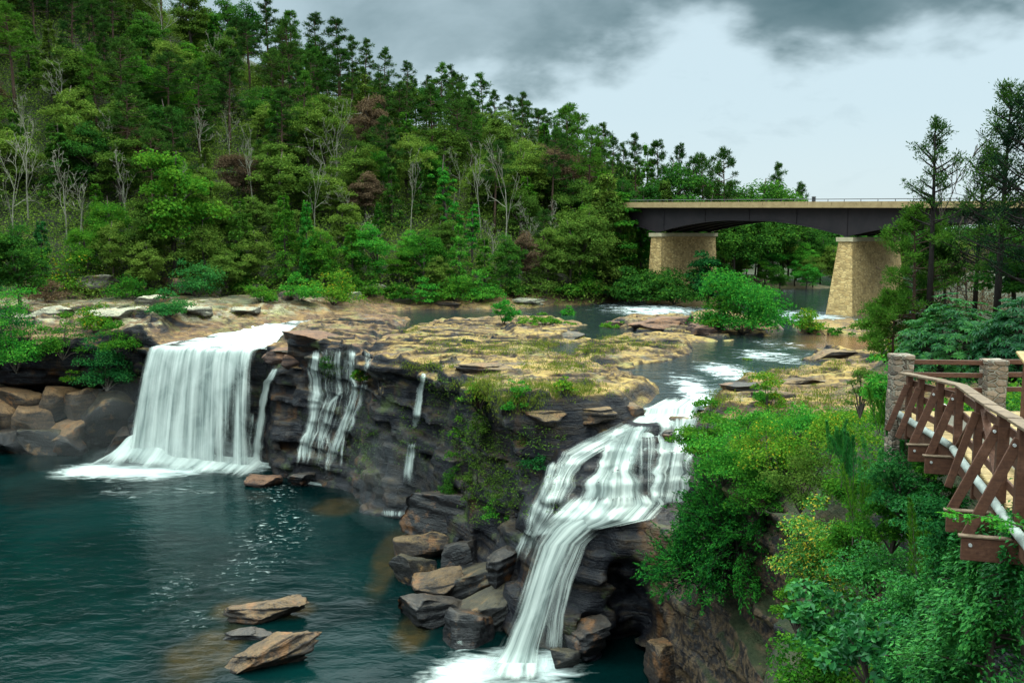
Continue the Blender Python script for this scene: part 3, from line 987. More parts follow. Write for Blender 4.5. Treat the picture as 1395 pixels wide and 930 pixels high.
CS = dict(off=.2, wig=1.5)
csc = fall_thing('tall stepped cascade fanning over ledges and sliding down into the pool beside the large cedar', [
    ('ledge_slide', [(846, 570, 890, 584), (802, 590, 848, 606), (760, 612, 802, 634), (738, 646, 786, 662), (720, 695, 776, 696)], dict(nu=40, nv=70, thick=.62, smooth=3, edge=.3, ends=(.06, .1), ulen=5.5, **CS)),
    ('middle_fan', [(834, 582, 890, 576), (818, 606, 880, 606), (802, 640, 876, 640), (784, 686, 884, 686)], dict(nu=46, nv=60, thick=.88, smooth=7, edge=.22, ends=(.06, .08), ulen=4.5, **CS)),
    ('right_fan', [(890, 572, 958, 562), (890, 605, 955, 604), (882, 645, 950, 645), (872, 692, 938, 690)], dict(nu=46, nv=70, thick=.70, smooth=3, edge=.2, ends=(.06, .08), ulen=4.5, **CS)),
    ('gap_threads', [(862, 588, 902, 586), (862, 640, 900, 640), (856, 692, 902, 692)], dict(nu=20, nv=40, thick=.38, smooth=2, edge=.3, ends=(.1, .1), ulen=4, **CS)),
    ('left_veil', [(740, 624, 782, 628), (726, 660, 774, 662), (710, 698, 760, 698), (700, 735, 740, 735), (692, 780, 718, 780)], dict(nu=34, nv=70, thick=.60, smooth=4, edge=.34, ends=(.06, .25), ulen=4.5, **CS)),
    ('shelf_flow', [(772, 668, 905, 668), (742, 692, 925, 684), (718, 714, 905, 706), (708, 738, 830, 720)], dict(nu=60, nv=30, thick=.90, off=.3, smooth=8, edge=.24, ends=(.3, .16), ulen=12)),
    ('chute', [(752, 700, 868, 700), (733, 720, 826, 716), (720, 745, 796, 738), (712, 775, 780, 768), (704, 805, 768, 800), (692, 840, 758, 838), (674, 878, 748, 880), (650, 908, 750, 914)],
     dict(nu=40, nv=60, thick=.92, off=.25, smooth=14, cap=(46.2, 44.2), edge=.36, ends=(.12, .02), ulen=5.5)),
    ('chute_fringe', [(800, 712, 845, 708), (766, 745, 810, 738), (748, 790, 790, 788), (738, 840, 778, 838), (730, 895, 776, 898)],
     dict(nu=20, nv=40, thick=.5, off=.2, smooth=14, cap=(46.0, 44.2), edge=.48, ends=(.2, .1), ulen=4)),
    ('foot_spray', [(660, 862, 762, 866), (640, 886, 770, 888), (606, 908, 776, 910), (580, 930, 786, 938)], dict(nu=36, nv=24, thick=.8, off=.5, smooth=12, edge=.45, ends=(.55, .3))),
    ('side_spill', [(612, 842, 626, 842), (614, 865, 632, 866), (620, 884, 640, 886)], dict(nu=10, nv=20, thick=.6, off=.9, smooth=6, edge=.45, ends=(.2, .3))),
])

head_sheet(csc)


def mist(loc, sc, dens, label):
    m, nt = new_mat('mist'); n = N(nt)
    v = n.n('ShaderNodeVolumePrincipled'); v.inputs['Color'].default_value = (.86, .93, .95, 1); v.inputs['Density'].default_value = dens; v.inputs['Anisotropy'].default_value = .2
    o_ = n.n('ShaderNodeOutputMaterial'); n.link(v.outputs[0], o_.inputs['Volume'])
    bm = bmesh.new(); bmesh.ops.create_icosphere(bm, subdivisions=4, radius=1)
    for q in bm.verts: q.co = Vector((q.co.x * sc[0], q.co.y * sc[1], q.co.z * sc[2])) * (1 + .12 * math.sin(q.co.x * 5) * math.cos(q.co.y * 4))
    for f_ in bm.faces: f_.smooth = True
    me = bpy.data.meshes.new('mist'); bm.to_mesh(me); bm.free()
    tag(obj('mist', me, m, None, loc), label, 'mist', kind='stuff')


mist((-36.5, 85.0, 2.4), (8.5, 5.5, 4.6), .005, 'thin mist drifting left from the foot of the broad waterfall')
mist((-8.5, 66.5, 3.0), (3.4, 2.6, 4.0), .010, 'faint spray hanging where the thin waterfall lands')
mist((-28.5, 81.6, .6), (8.0, 3.2, 2.4), .03, 'spray hanging over the foot of the broad waterfall')
# ------------------------------------------------------------------ loose rocks and boulders
def rock_mesh(name, size, seed, cuts=9, sub=4, rough=.07, flat=0.0):
    rg = np.random.default_rng(seed)
    bm = bmesh.new(); bmesh.ops.create_icosphere(bm, subdivisions=sub, radius=1.0)
    V = np.array([v.co[:] for v in bm.verts])
    for k in range(cuts):
        nrm = rg.normal(size=3)
        if k == 0: nrm = np.array([.12 * rg.normal(), .12 * rg.normal(), 1.0])
        nrm /= np.linalg.norm(nrm)
        dd = rg.uniform(.38, .75)
        if k == 0: dd = .5 - flat
        ex = np.maximum(0, V @ nrm - dd)
        V = V - ex[:, None] * nrm * .97
    o = rg.uniform(0, 40, 3)
    V = V + V * (fbm(V[:, 0] * 2.2 + o[0], V[:, 1] * 2.2 + o[1], V[:, 2] * 2.2 + o[2], 3, seed % 7) * rough * 1.6)[:, None]
    lay = vnoise(V[:, 0] * 0 + o[0], V[:, 1] * 0, np.floor(V[:, 2] * 7 + .6 * vnoise(V[:, 0] * 1.5, V[:, 1] * 1.5, V[:, 2] * 0)) * 3.3, 3) * rough
    V[:, 0] *= 1 + lay; V[:, 1] *= 1 + lay
    V -= (V.max(0) + V.min(0)) / 2
    V = V / (V.max(0) - V.min(0)) * np.array(size)
    for v, c in zip(bm.verts, V): v.co = c
    for f in bm.faces: f.smooth = True
    me = bpy.data.meshes.new(name); bm.to_mesh(me); bm.free()
    return me


def rock(px, py, w, h, label, mat, seed, z=None, depth=.8, rot=0.0, tilt=0.0, pitch=0.0, name='boulder', cuts=9, sink=.15, group=None, flat=0.0, cat='boulder'):
    """a stone whose middle shows at (px, py), w x h pixels across, standing on the rock or in the water (z)"""
    p = at_z(px, py + h * .35, z) if z is not None else hit(px, py + h * .3)
    D = p.y
    ww = w * D / F; hh = h * D / F
    me = rock_mesh(name, (ww, ww * depth, hh * 1.15 + (.25 if name == 'rock' else 0)), seed, cuts, flat=flat, rough=.12 if z is None else .2, sub=5 if w > 100 else 4)
    o = obj(name, me, M[mat])
    o.location = (p.x, p.y + ww * depth * .25, p.z + hh * (.5 - sink) - (.12 if name == 'rock' else 0))
    o.rotation_euler = (pitch, tilt, rot)
    return tag(o, label, cat, group)


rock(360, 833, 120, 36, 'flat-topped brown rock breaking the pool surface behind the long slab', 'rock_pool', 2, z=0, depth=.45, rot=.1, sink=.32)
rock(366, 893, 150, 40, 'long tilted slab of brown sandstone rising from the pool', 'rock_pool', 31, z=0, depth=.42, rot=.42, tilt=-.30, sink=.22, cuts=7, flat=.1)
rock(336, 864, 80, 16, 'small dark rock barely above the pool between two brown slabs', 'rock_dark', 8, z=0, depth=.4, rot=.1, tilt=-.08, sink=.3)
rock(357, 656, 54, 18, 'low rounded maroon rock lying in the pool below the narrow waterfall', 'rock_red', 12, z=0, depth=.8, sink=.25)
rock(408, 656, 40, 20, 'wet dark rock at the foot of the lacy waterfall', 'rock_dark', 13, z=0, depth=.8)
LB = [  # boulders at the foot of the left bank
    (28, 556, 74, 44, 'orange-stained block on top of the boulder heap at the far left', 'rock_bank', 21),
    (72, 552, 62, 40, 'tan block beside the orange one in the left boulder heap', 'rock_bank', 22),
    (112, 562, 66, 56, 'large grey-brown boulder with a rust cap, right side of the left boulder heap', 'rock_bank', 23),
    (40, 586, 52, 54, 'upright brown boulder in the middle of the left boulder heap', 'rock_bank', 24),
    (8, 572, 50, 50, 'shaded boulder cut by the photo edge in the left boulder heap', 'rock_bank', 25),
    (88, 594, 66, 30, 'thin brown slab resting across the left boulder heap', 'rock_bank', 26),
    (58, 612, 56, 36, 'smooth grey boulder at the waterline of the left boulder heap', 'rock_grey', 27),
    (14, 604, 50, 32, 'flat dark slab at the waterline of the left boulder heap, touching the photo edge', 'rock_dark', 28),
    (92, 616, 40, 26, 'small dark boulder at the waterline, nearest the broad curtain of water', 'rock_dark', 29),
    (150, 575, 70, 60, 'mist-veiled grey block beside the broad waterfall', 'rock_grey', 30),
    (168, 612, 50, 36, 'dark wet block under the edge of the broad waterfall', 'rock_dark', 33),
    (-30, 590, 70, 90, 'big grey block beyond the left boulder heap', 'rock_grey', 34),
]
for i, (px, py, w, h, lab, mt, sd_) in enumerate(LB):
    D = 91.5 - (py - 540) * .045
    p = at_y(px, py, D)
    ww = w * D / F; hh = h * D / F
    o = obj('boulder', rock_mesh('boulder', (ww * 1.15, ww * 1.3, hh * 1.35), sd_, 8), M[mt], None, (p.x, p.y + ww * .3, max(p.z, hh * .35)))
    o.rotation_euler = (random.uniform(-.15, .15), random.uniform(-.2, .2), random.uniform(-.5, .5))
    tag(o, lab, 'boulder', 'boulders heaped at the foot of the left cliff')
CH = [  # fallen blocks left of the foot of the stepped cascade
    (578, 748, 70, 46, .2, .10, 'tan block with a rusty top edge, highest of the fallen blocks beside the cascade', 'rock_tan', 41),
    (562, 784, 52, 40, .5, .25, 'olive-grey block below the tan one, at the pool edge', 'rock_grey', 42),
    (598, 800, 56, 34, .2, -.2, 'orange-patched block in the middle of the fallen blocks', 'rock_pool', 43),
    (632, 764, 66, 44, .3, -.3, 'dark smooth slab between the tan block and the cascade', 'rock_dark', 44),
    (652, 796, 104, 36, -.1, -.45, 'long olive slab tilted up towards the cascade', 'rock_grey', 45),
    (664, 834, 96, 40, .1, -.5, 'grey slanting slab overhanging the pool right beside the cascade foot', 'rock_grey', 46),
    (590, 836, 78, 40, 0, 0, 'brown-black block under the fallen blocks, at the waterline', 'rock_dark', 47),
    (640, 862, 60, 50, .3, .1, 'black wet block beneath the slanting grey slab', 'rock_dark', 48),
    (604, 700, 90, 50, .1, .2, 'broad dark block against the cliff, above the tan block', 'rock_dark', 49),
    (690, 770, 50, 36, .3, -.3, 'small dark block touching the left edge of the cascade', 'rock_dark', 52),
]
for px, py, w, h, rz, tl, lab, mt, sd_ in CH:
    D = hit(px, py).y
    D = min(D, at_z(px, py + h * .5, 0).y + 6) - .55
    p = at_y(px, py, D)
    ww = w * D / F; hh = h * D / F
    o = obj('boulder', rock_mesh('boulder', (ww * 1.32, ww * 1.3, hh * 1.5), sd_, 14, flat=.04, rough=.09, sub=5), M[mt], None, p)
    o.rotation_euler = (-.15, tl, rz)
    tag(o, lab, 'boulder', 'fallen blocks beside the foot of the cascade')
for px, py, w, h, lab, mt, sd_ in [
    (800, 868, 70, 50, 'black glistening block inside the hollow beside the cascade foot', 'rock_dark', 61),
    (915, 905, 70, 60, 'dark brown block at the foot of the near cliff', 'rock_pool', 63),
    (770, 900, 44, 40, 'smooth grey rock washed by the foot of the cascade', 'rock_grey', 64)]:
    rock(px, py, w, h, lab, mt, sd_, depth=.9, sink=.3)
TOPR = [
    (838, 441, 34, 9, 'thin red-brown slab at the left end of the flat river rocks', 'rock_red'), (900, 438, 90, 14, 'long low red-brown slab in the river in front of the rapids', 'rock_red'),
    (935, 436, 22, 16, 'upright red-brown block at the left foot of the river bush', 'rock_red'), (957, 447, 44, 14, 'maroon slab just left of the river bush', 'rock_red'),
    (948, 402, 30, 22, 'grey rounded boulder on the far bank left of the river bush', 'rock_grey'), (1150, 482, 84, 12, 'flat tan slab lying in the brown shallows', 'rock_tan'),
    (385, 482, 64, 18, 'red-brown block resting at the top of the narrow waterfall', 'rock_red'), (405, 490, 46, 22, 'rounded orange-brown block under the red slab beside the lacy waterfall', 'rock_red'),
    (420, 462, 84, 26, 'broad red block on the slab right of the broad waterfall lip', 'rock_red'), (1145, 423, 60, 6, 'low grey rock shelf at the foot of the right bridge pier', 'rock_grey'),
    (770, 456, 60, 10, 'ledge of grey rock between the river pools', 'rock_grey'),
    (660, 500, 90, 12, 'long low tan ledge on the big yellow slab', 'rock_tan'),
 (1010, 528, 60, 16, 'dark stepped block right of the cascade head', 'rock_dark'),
    (1060, 540, 80, 14, 'tan ledge behind the bright shrubs on the right shelf', 'rock_tan'), (1095, 520, 70, 12, 'tan slab in the middle of the right shelf', 'rock_tan'),
    (862, 556, 40, 16, 'jutting block at the right tip of the layered ledge', 'rock_tan'), (800, 560, 90, 16, 'layered tan ledge overhanging the dark hollow above the cascade', 'rock_tan'),
    (745, 562, 90, 18, 'layered tan ledge above the mossy cliff', 'rock_tan'), (900, 590, 46, 14, 'wet black rock parting the water at the top of the cascade', 'rock_dark'),
]
for i, (px, py, w, h, lab, mt) in enumerate(TOPR):
    rock(px, py, w, h, lab, mt, 80 + i, depth=.7, rot=random.uniform(-.3, .3), sink=.42, cuts=10, name='rock', cat='rock', flat=.05)
BK = [(128, 386, 74, 26), (238, 392, 60, 30), (45, 384, 40, 18), (180, 384, 36, 20), (300, 398, 34, 16), (345, 392, 26, 14), (95, 402, 60, 14), (205, 410, 50, 16), (70, 424, 70, 14), (150, 428, 80, 16),
      (262, 424, 50, 14), (330, 424, 44, 12), (392, 402, 26, 12), (500, 394, 60, 18), (540, 398, 50, 14), (470, 404, 40, 12), (760, 378, 40, 18), (795, 384, 40, 16), (735, 392, 40, 12), (555, 410, 50, 10), (650, 404, 50, 10), (720, 410, 60, 9), (20, 432, 50, 14), (605, 414, 50, 9)]
names_b = ['pale lichen-grey boulder', 'whitish weathered boulder', 'low pale ledge', 'tan flat boulder', 'grey angular rock']
for i, (px, py, w, h) in enumerate(sorted(BK)):
    where = ('on the far left bank' if px < 100 else 'on the left bank' if px < 200 else 'left of the broad waterfall' if px < 320 else
             'on the bank above the broad waterfall' if px < 480 else 'at the forest edge behind the red slab' if px < 620 else 'at the forest edge towards the bridge')
    ordn = ['first', 'second', 'third', 'fourth', 'fifth', 'sixth', 'seventh', 'eighth'][sum(1 for q in sorted(BK)[:i] if (q[0] < 100) == (px < 100) and (q[0] < 200) == (px < 200) and (q[0] < 320) == (px < 320) and (q[0] < 480) == (px < 480) and (q[0] < 620) == (px < 620))]
    rock(px, py, w, h, f'{names_b[i % 5]}, {ordn} from the left {where}', ('rock_pale', 'rock_pale', 'rock_pale', 'rock_tan', 'rock_pale')[i % 5], 120 + i, depth=.8,
         rot=random.uniform(-.4, .4), sink=.3, group='pale rocks along the forest edge', cat='rock', name='rock', cuts=10)
# ledges crusted with lichen at the top of the left cliff are part of the ground itself
# ------------------------------------------------------------------ road bridge
def mat_stone_masonry(name, sc, c1, c2, mortar, bstr=.6):
    m, nt = new_mat(name); n = N(nt)
    P = n.objco()
    wob = n.n('ShaderNodeTexNoise'); n.link(P, wob.inputs['Vector']); wob.inputs['Scale'].default_value = 1.5 * sc
    wp = n.n('ShaderNodeVectorMath', operation='MULTIPLY_ADD'); n.link(wob.outputs['Color'], wp.inputs[0]); wp.inputs[1].default_value = (.12 / sc,) * 3; n.link(P, wp.inputs[2])
    v = n.scale(wp.outputs[0], (sc, sc, sc * 2.2))
    d = n.voronoi(v, 1.0, 'DISTANCE_TO_EDGE', rnd=.8); cc = n.voronoi(v, 1.0, 'F1', 'Color', rnd=.8)
    s = n.n('ShaderNodeSeparateColor'); n.link(cc, s.inputs[0])
    col = n.mix(s.outputs[0], c1, c2)
    col = n.mix(n.math('MULTIPLY', n.math('GREATER_THAN', s.outputs[1], .8), .6), col, tuple(c * .5 for c in c1))
    col = n.mix(n.map(n.noise(P, .8, 5, .65), .5, .7, 0, .45), col, tuple(c * .45 for c in c1))
    col = n.mix(n.map(d, .02, .09, 1, 0), col, mortar)
    h = n.map(d, 0, .12, 0, 1)
    nb = n.bump(n.noise(P, 9 * sc, 4), .3, .03, n.bump(h, bstr, .08))
    n.out(n.principled(col, .85, .2, nb))
    return m


def mat_plain(name, c1, c2, sc=(1, 1, 1), rough=.7, bstr=.3, spec=.3, k=4.0):
    m, nt = new_mat(name); n = N(nt)
    P = n.objco()
    a = n.noise(n.scale(P, sc), k, 6, .65, .3)
    b = n.noise(P, k * 3, 4, .6)
    col = n.mix(n.map(n.math('ADD', n.math('MULTIPLY', a, .7), n.math('MULTIPLY', b, .3)), .36, .64, 0, 1), c1, c2)
    n.out(n.principled(col, rough, spec, n.bump(a, bstr, .03)))
    return m


M['masonry'] = mat_stone_masonry('tan_stone_masonry', 1.9, (.42, .27, .11), (.60, .42, .19), (.30, .21, .10))
M['steel'] = mat_plain('weathering_steel', (.009, .0065, .009), (.020, .014, .017), rough=.6, k=.6)
M['concrete'] = mat_plain('pale_concrete', (.30, .25, .16), (.42, .36, .24), rough=.85, k=1.5)
M['parapet'] = mat_plain('tan_parapet_stone', (.25, .17, .083), (.36, .255, .13), rough=.85, k=1.2)
M['darkmetal'] = mat_plain('dark_metal', (.03, .03, .035), (.05, .05, .055), rough=.5)

BD = Vector((.724, -.69, 0)); BN = Vector((-.69, -.724, 0))     # along the bridge; towards the downstream side
B0 = Vector((19.9, 132, 0))
SPAN = 27.0; BW = 13.6


def bz(s):
    return 24.2 - .019 * s


def bp(s, c, z):
    """point on the bridge: s along, c across (0 at the downstream face, positive upstream)"""
    return B0 + BD * s - BN * c + Vector((0, 0, z))


def build_bridge():
    root = empty('bridge', B0)
    tag(root, 'road bridge of dark steel arched girders on two tan stone piers', 'bridge')
    o0 = Vector(B0)

    def part(mb, name, mat, parent=root, bev=0.0):
        mb.v = [tuple(Vector(v) - o0) for v in mb.v]
        return mb.build(name, mat, parent, bevel=bev)
    S0, S1 = -7.5, 56.0
    # deck slab
    mb = MB()
    vs = [bp(s, c, bz(s) + dz) for s in (S0, S1) for c, dz in ((-1.0, 0), (BW + 1.0, 0), (BW + 1.0, .3), (-1.0, .3))]
    mb.add(vs, [(0, 1, 2, 3), (7, 6, 5, 4), (0, 4, 5, 1), (1, 5, 6, 2), (2, 6, 7, 3), (3, 7, 4, 0)])
    part(mb, 'road_deck', M['parapet'])
    # two parapets with joints, a thin rail on short posts above each
    for c in (-1.0, BW + .7):
        mb = MB(); step = 3.0; s = S0
        while s < S1 - .1:
            vs = [bp(q, cc, bz(q) + dz) for q in (s + .02, s + step - .02) for cc, dz in ((c, .302), (c + .3, .302), (c + .3, .72), (c, .72))]
            mb.add(vs, [(0, 1, 2, 3), (7, 6, 5, 4), (0, 4, 5, 1), (1, 5, 6, 2), (2, 6, 7, 3), (3, 7, 4, 0)])
            s += step
        part(mb, 'parapet', M['parapet'])
        mb = MB(); mb.tube([bp(S0, c + .15, bz(S0) + 1.0), bp(S1, c + .15, bz(S1) + 1.0)], .045, 6)
        s = S0 + .5
        while s < S1:
            mb.tube([bp(s, c + .15, bz(s) + .7), bp(s, c + .15, bz(s) + 1.0)], .04, 5); s += 2.0
        part(mb, 'hand_rail', M['darkmetal'])
    # haunched girders
    def dep(s):
        e = min(abs(s), abs(s - SPAN))
        return 1.55 + 1.75 * max(0.0, 1 - e / 11.5) ** 1.7
    for k in range(5):
        c = .3 + k * (BW - .6) / 4
        mb = MB(); th = .05
        ss = np.linspace(S0, S1, 121)
        vs = []
        for s in ss:
            zt = bz(s) - .004; zb = zt - dep(s)
            vs += [bp(s, c - th, zt), bp(s, c - th, zb), bp(s, c + th, zb), bp(s, c + th, zt)]
        fs = []
        for i in range(120):
            a, b = i * 4, i * 4 + 4
            for q in range(4):
                fs.append((a + q, a + (q + 1) % 4, b + (q + 1) % 4, b + q))
        mb.add(vs, fs)
        vs = []                                           # bottom flange
        for s in ss:
            zb = bz(s) - .004 - dep(s)
            vs += [bp(s, c - .28, zb), bp(s, c - .28, zb - .07), bp(s, c + .28, zb - .07), bp(s, c + .28, zb)]
        mb.add(vs, fs)
        for s in np.arange(S0 + 2, S1, 6.5):              # stiffener plates
            mb.bar(bp(s, c - .06, bz(s) - .1), bp(s, c - .06, bz(s) - dep(s)), .16, .04, up=tuple(BD))
        part(mb, 'girder', M['steel'])
    # piers
    for s0, zb, bat in ((0.0, 9.5, .045), (SPAN, 9.5, .115)):
        mb = MB()
        zt = bz(s0) - dep(s0) - .64
        r0 = (-.15, BW + .15, .85); k = bat * (zt - zb)
        lo = (r0[0] - k, r0[1] + k, r0[2] + k * .8)
        nz = 8
        vs = []
        for i in range(nz + 1):
            t = i / nz
            a = [lo[j] + (r0[j] - lo[j]) * t for j in range(3)]
            z = zb + (zt - zb) * t
            vs += [bp(s0 - a[2], a[0], z), bp(s0 + a[2], a[0], z), bp(s0 + a[2], a[1], z), bp(s0 - a[2], a[1], z)]
        fs = [(i * 4 + q, i * 4 + (q + 1) % 4, i * 4 + 4 + (q + 1) % 4, i * 4 + 4 + q) for i in range(nz) for q in range(4)]
        fs += [(3, 2, 1, 0), tuple(nz * 4 + q for q in range(4))]
        mb.add(vs, fs)
        pier = part(mb, 'pier', M['masonry'], bev=.03)
        mb = MB()
        vs = [bp(s0 + i * 1.05, c, zt + dz) for dz in (.002, .5) for i, c in ((-1, -.4), (1, -.4), (1, BW + .4), (-1, BW + .4))]
        mb.add(vs, [(3, 2, 1, 0), (4, 5, 6, 7), (0, 1, 5, 4), (1, 2, 6, 5), (2, 3, 7, 6), (3, 0, 4, 7)])
        cap = part(mb, 'cap', M['concrete'], pier)
        for q in range(5):
            mb = MB()
            c = .3 + q * (BW - .6) / 4
            mb.box(bp(s0, c, zt + .535), (.5, .5, .07))
            part(mb, 'bearing', M['darkmetal'], pier)
    return root


build_bridge()
p = bp(23.2, -.85, bz(23.2) + .73)
mb = MB(); mb.tube([(0, 0, 0), (0, 0, .5)], .22, 10); mb.tube([(0, 0, .5), (0, 0, .62)], [.3, .2], 10)
tag(mb.build('marker_post', M['darkmetal'], None, loc=p), 'short dark post standing on the bridge parapet above the river', 'post')
# ------------------------------------------------------------------ boardwalk
def mat_wood(name, c1, c2, rough=.6):
    m, nt = new_mat(name); n = N(nt)
    P = n.objco()
    uvn = n.n('ShaderNodeUVMap').outputs[0]
    gr = n.noise(n.scale(P, (7, 7, 7)), 1.0, 5, .6, 2.5)
    g2 = n.noise(n.scale(P, (2, 2, 18)), 2.0, 5, .65, .6)
    col = n.mix(n.map(n.math('ADD', n.math('MULTIPLY', gr, .5), n.math('MULTIPLY', g2, .5)), .38, .62, 0, 1), c1, c2)
    rnd = n.n('ShaderNodeNewGeometry').outputs['Random Per Island']
    col = n.mix(n.math('MULTIPLY', rnd, .35), col, tuple(c * .55 for c in c1))
    worn = n.map(n.noise(P, 1.8, 6, .7), .56, .68, 0, .5)
    col = n.mix(worn, col, tuple(min(1, c * 1.5 + .02) for c in c2))
    n.out(n.principled(col, rough, .25, n.bump(g2, .35, .01)))
    return m


M['wood'] = mat_wood('red_brown_timber', (.060, .025, .016), (.132, .058, .034))
M['wood_cap'] = mat_wood('greyed_timber_cap', (.10, .065, .042), (.22, .155, .10))
M['planks'] = mat_wood('yellowed_planks', (.26, .18, .075), (.42, .30, .14))
M['pipe'] = mat_plain('pale_sleeved_pipe', (.19, .215, .20), (.40, .425, .39), rough=.5, k=3)
M['fieldstone'] = mat_stone_masonry('fieldstone', 4.2, (.10, .075, .06), (.27, .20, .15), (.30, .27, .22), .9)
M['board'] = mat_plain('pale_sheet', (.50, .50, .46), (.62, .62, .58), rough=.6, k=2)
M['steelbolt'] = mat_plain('galvanised_steel', (.3, .3, .3), (.45, .45, .45), rough=.4)

DZ = 17.0
E0, E1, E2 = Vector((8.02, 19.3, 0)), Vector((7.72, 16.25, 0)), Vector((6.1, 10.6, 0))
root = empty('boardwalk', (9, 16, DZ))
tag(root, 'wooden overlook deck with cross-braced railing and pale pipe along its edge', 'boardwalk')
RO = Vector(root.location)


def dpart(mb, name, mat, parent=root, bev=.006, smooth=False):
    mb.v = [tuple(Vector(v) - RO) for v in mb.v]
    return mb.build(name, mat, parent, bevel=bev, smooth=smooth)


def V3(p, z): return Vector((p.x, p.y, z))


# planks: run across from the edge to the far side, one mesh per floor
def edge_x(y):
    return np.interp(y, [10.6, 16.25, 19.3, 19.8], [6.1, 7.72, 8.02, 8.06])


mb = MB(); y = 10.7
while y < 19.7:
    mb.box(((edge_x(y) + .06 + 17) / 2, y, DZ - .02 + random.uniform(-.003, .003)), (17 - edge_x(y) - .06, .135, .04))
    y += .142
dpart(mb, 'floor', M['planks'], bev=0)
# rim joists under the edge
for a, b in ((E0, E1), (E1, E2)):
    mb = MB(); mb.bar(V3(a, DZ - .2), V3(b, DZ - .2), .06, .3)
    dpart(mb, 'rim_joist', M['wood'])
# pale pipe sleeves lying on the outrigger ends
dirA = (E1 - E0).normalized(); dirB = (E2 - E1).normalized()
nA = Vector((dirA.y, -dirA.x, 0)); nB = Vector((dirB.y, -dirB.x, 0))       # outward (to the gorge)
if nA.x > 0: nA = -nA
if nB.x > 0: nB = -nB
for a, b, nn in ((E0 + dirA * .1, E1 - dirA * .1, nA), (E1 + dirB * .25, E1 + dirB * 3.3, nB), (E1 + dirB * 3.36, E2, nB)):
    mb = MB(); mb.tube([V3(a + nn * .10, DZ + .04), V3(a + (b - a) * .5 + nn * .11, DZ + .035), V3(b + nn * .10, DZ + .04)], .064, 12)
    dpart(mb, 'edge_pipe', M['pipe'], bev=0, smooth=True)
# posts, outriggers and braces
def railz(p): return float(np.interp(p.y, [10.6, 12.25, 14.1, 16.25, 19.4], [18.36, 18.28, 18.17, 18.11, 17.85]))
lenA = (E1 - E0).length
posts = [(E0 + dirA * .35, nA, .11, False), (E0 + dirA * 1.05, nA, .11, False), (E0 + dirA * 2.1, nA, .12, True), (E1 + dirB * .0, nB, .13, True),
         (E1 + dirB * 1.75, nB, .12, False), (E1 + dirB * 3.45, nB, .15, True), (E1 + dirB * 4.65, nB, .15, True)]
for i, (p, nn, wd, out) in enumerate(posts):
    mb = MB(); mb.bar(V3(p, DZ - .42), V3(p, railz(p) - .022), wd, wd, up=tuple(dirB if i > 2 else dirA))
    po = dpart(mb, 'post', M['wood'], bev=.008)
    ex = .16 if i >= 5 else 0.0
    if out:
        mb = MB(); mb.bar(V3(p + nn * (.52 + ex) + dirB * .11, DZ - .30), V3(p - nn * 1.2 + dirB * .11, DZ - .30), .07, .30)
        mb2 = MB()
        dpart(mb, 'outrigger', M['wood'])
        mb2.bar(V3(p + nn * (.56 + ex) + dirB * .115, DZ - .135), V3(p + nn * .1 + dirB * .115, DZ - .135), .10, .028)
        dpart(mb2, 'outrigger_cap', M['wood_cap'])
        mb = MB(); mb.bar(V3(p + nn * (.46 + ex) + dirB * .03, DZ - .19), V3(p + nn * .06 + dirB * .03, railz(p) - .17), .135, .045, up=tuple(dirB))
        dpart(mb, 'brace', M['wood'])
        mb = MB()
        for q in (V3(p + nn * (.42 + ex) + dirB * .146, DZ - .24), V3(p + nn * .12 + dirB * .056, railz(p) - .24)):
            mb = MB(); mb.tube([q, q + dirB * .03], .022, 8)
            dpart(mb, 'bolt', M['steelbolt'], bev=0)
    else:
        mb = MB(); mb.bar(V3(p + nn * .40 + dirB * .06, DZ - .25), V3(p + nn * .05 + dirB * .06, railz(p) - .2), .115, .045, up=tuple(dirB))
        dpart(mb, 'brace', M['wood'])
# inner kneebrace crossing between corner and the next posts
p3, p4, p5 = posts[3][0], posts[4][0], posts[5][0]
mb = MB(); mb.bar(V3(p3 + dirB * .1, DZ + .05), V3(p4 - dirB * .06, railz(p4) - .2), .045, .11, up=tuple(nB)); dpart(mb, 'brace', M['wood'])
mb = MB(); mb.bar(V3(p4 + dirB * .1 - nB * .05, railz(p4) - .15), V3(p5 - dirB * .14 - nB * .05, DZ + .05), .045, .11, up=tuple(nB)); dpart(mb, 'brace', M['wood'])
# rails and cap boards
Pa, Pb, Pc = E0 + dirA * .2, E1, E2
for zz, hh in ((.22, .13), (.55, .13), (.85, .13)):
    for a, b, nn in ((Pa, Pb, nA), (Pb, Pc, nB)):
        mb = MB(); mb.bar(V3(a - nn * .085, DZ + zz * (railz(a) - DZ) / 1.07), V3(b - nn * .085, DZ + zz * (railz(b) - DZ) / 1.07), .04, hh)
        dpart(mb, 'rail', M['wood'])
caps = [(E0 - dirA * .1, E0 + dirA * 1.1, nA), (E0 + dirA * 1.13, E0 + dirA * 2.15, nA), (E0 + dirA * 2.18, E1 + dirB * .06, nA), (E1 + dirB * .1, E1 + dirB * 1.25, nB), (E1 + dirB * 1.28, E1 + dirB * 2.55, nB), (E1 + dirB * 2.58, E1 + dirB * 4.1, nB), (E1 + dirB * 4.13, E2, nB)]
for a, b, nn in caps:
    mb = MB(); mb.bar(V3(a, railz(a)), V3(b, railz(b) + random.uniform(-.012, .012)), .20, .042)
    dpart(mb, 'rail_cap', M['wood_cap'])
# white sheet behind the lower rails
mb = MB(); mb.bar(V3(E1 + dirB * .4 - nB * .6, DZ + .28), V3(E2 - nB * .6, DZ + .28), .03, .5); dpart(mb, 'kick_board', M['board'])
mb = MB(); mb.bar(V3(E0 + dirA * .5 - nA * .5, DZ + .22), V3(E1 - nA * .5, DZ + .22), .03, .36); dpart(mb, 'kick_board', M['board'])
